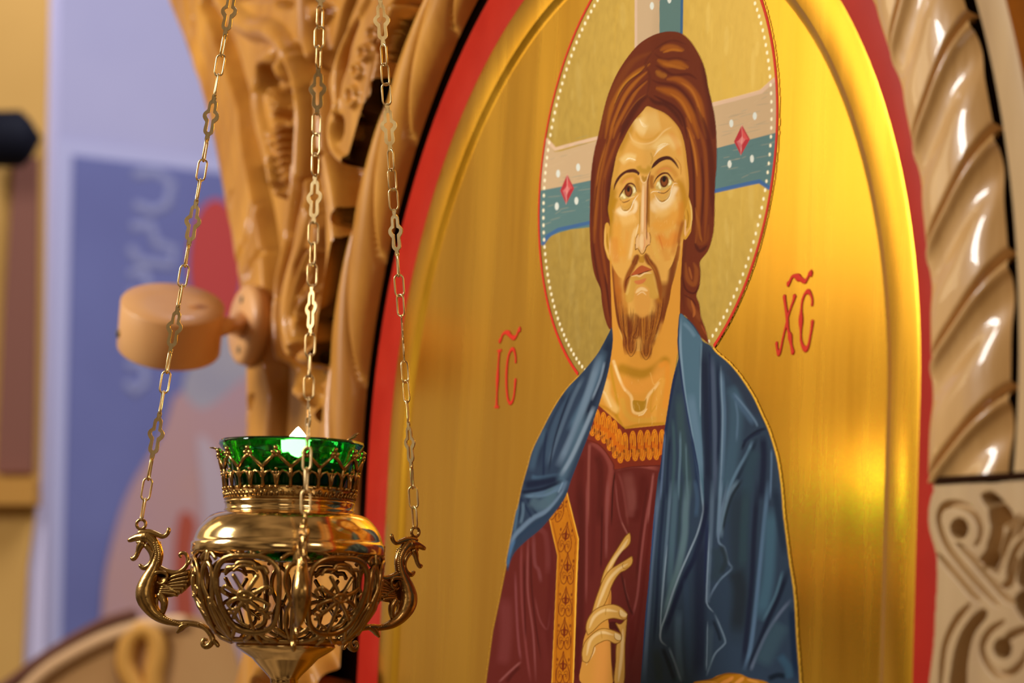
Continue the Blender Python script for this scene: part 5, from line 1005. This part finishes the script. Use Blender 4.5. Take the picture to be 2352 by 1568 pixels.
sheet('painted_robe_fold',[(455,1000),(470,1200),(480,1500),(490,1740),(560,1740),(545,1400),(520,1100)],.028,fmat('fold_grey',(.50,.38,.40)),mu)
for gp in ([(310,400),(360,395),(395,420),(385,470),(350,485),(312,470)],[(305,520),(345,515),(360,560),(400,570),(395,610),(320,600),(300,570)],[(300,630),(330,620),(345,660),(325,690),(300,670)],[(295,840),(330,830),(335,880),(310,900),(292,880)]):
    ch = gp; bm = bmesh.new(); add_tube(bm,[bw(x,y,.016) for x,y in ch],.014,6,False,.05,U); link('painted_letter',bm,fmat('letter_white',(.27,.28,.45)),mu)
# ochre post
OY = 4.6
post = thing('ochre_post','blurred ochre-yellow post with a brown panel at the left edge','post',at(20,1568,OY)-np.array([0,0,.3]))
OCH = fmat('ochre_paint',(.50,.27,.055),(.56,.31,.07))
def slab(name, pts, Y, th, m, parent):
    bm = bmesh.new(); prism(bm,[at(x,y,Y) for x,y in pts],Vector((0,1,0))*th); return link(name,fixn(bm),m,parent,False)
slab('post_body',[(-200,-120),(112,-120),(104,300),(98,800),(90,1100),(62,1300),(40,1720),(-220,1720)],OY,.12,OCH,post)
slab('brown_panel',[(34,360),(86,362),(82,700),(74,1085),(-10,1085),(10,700)],OY-.02,.02,fmat('panel_brown',(.17,.055,.030)),post)
slab('gilt_ledge',[(-200,1098),(80,1098),(80,1158),(-200,1158)],OY-.06,.06,fmat('ledge_gilt',(.42,.19,.02)),post)
slab('pale_edge',[(112,-120),(124,-120),(112,700),(98,1720),(40,1720),(62,1300),(90,1100),(98,800),(104,300)],OY+.02,.08,fmat('edge_pale',(.50,.46,.62)),post)
bm = bmesh.new(); a = at(-140,322,OY-.16); b = at(70,318,OY-.16); add_tube(bm,[a,a*.1+b*.9,b],[.050,.050,.034],24); sp = link('black_fitting',bm,DARKM,None); tag(sp,'black rounded cylindrical fitting across the ochre post at far left','fitting')
# carved wooden arch top, low left
AY = 4.0
aw = thing('carved_arch_top','blurred golden-brown carved wooden arch top at bottom left','carving',at(250,1568,AY)-np.array([0,0,.3]))
slab('arch_board',catm([(-60,1640),(60,1560),(150,1492),(240,1445),(320,1420),(400,1412),(470,1420),(520,1440),(530,1760),(-80,1760)],4,True).tolist(),AY,.05,fmat('arch_wood',(.50,.27,.09),(.42,.20,.06)),aw)
def bead(name, pts, w, m, Y=None):
    bm = bmesh.new(); add_tube(bm,[at(x,y,(Y or AY)-.005) for x,y in catm(pts,5)],w,8); return link(name,bm,m,aw)
bead('arch_rim',[(-60,1625),(20,1572),(90,1520),(160,1475),(240,1432),(310,1410)],.010,fmat('rim_dark',(.12,.035,.012)))
bead('arch_moulding_strip',[(20,1625),(100,1545),(180,1495),(260,1458),(340,1436),(420,1430)],.013,fmat('strip_wood',(.60,.35,.16)))
bead('arch_scroll',[(330,1568+40),(292,1540),(288,1500),(302,1462),(330,1445),(356,1460),(362,1500),(352,1560),(356,1620)],.016,fmat('scroll_amber',(.60,.28,.04)))
bead('arch_scroll_outline',[(300,1600),(276,1540),(276,1490),(288,1455)],.008,fmat('scroll_groove',(.16,.05,.015)))  # dark outline along the left of the amber scroll

# the whole lamp hangs slightly out of plumb
for o_,dz_ in ((lamp,0.),(cup,300.)):
    o_.rotation_euler = (0,-.025,0); o_.location = o_.location+Vector((.0030-.025*dz_/LS,0,0))
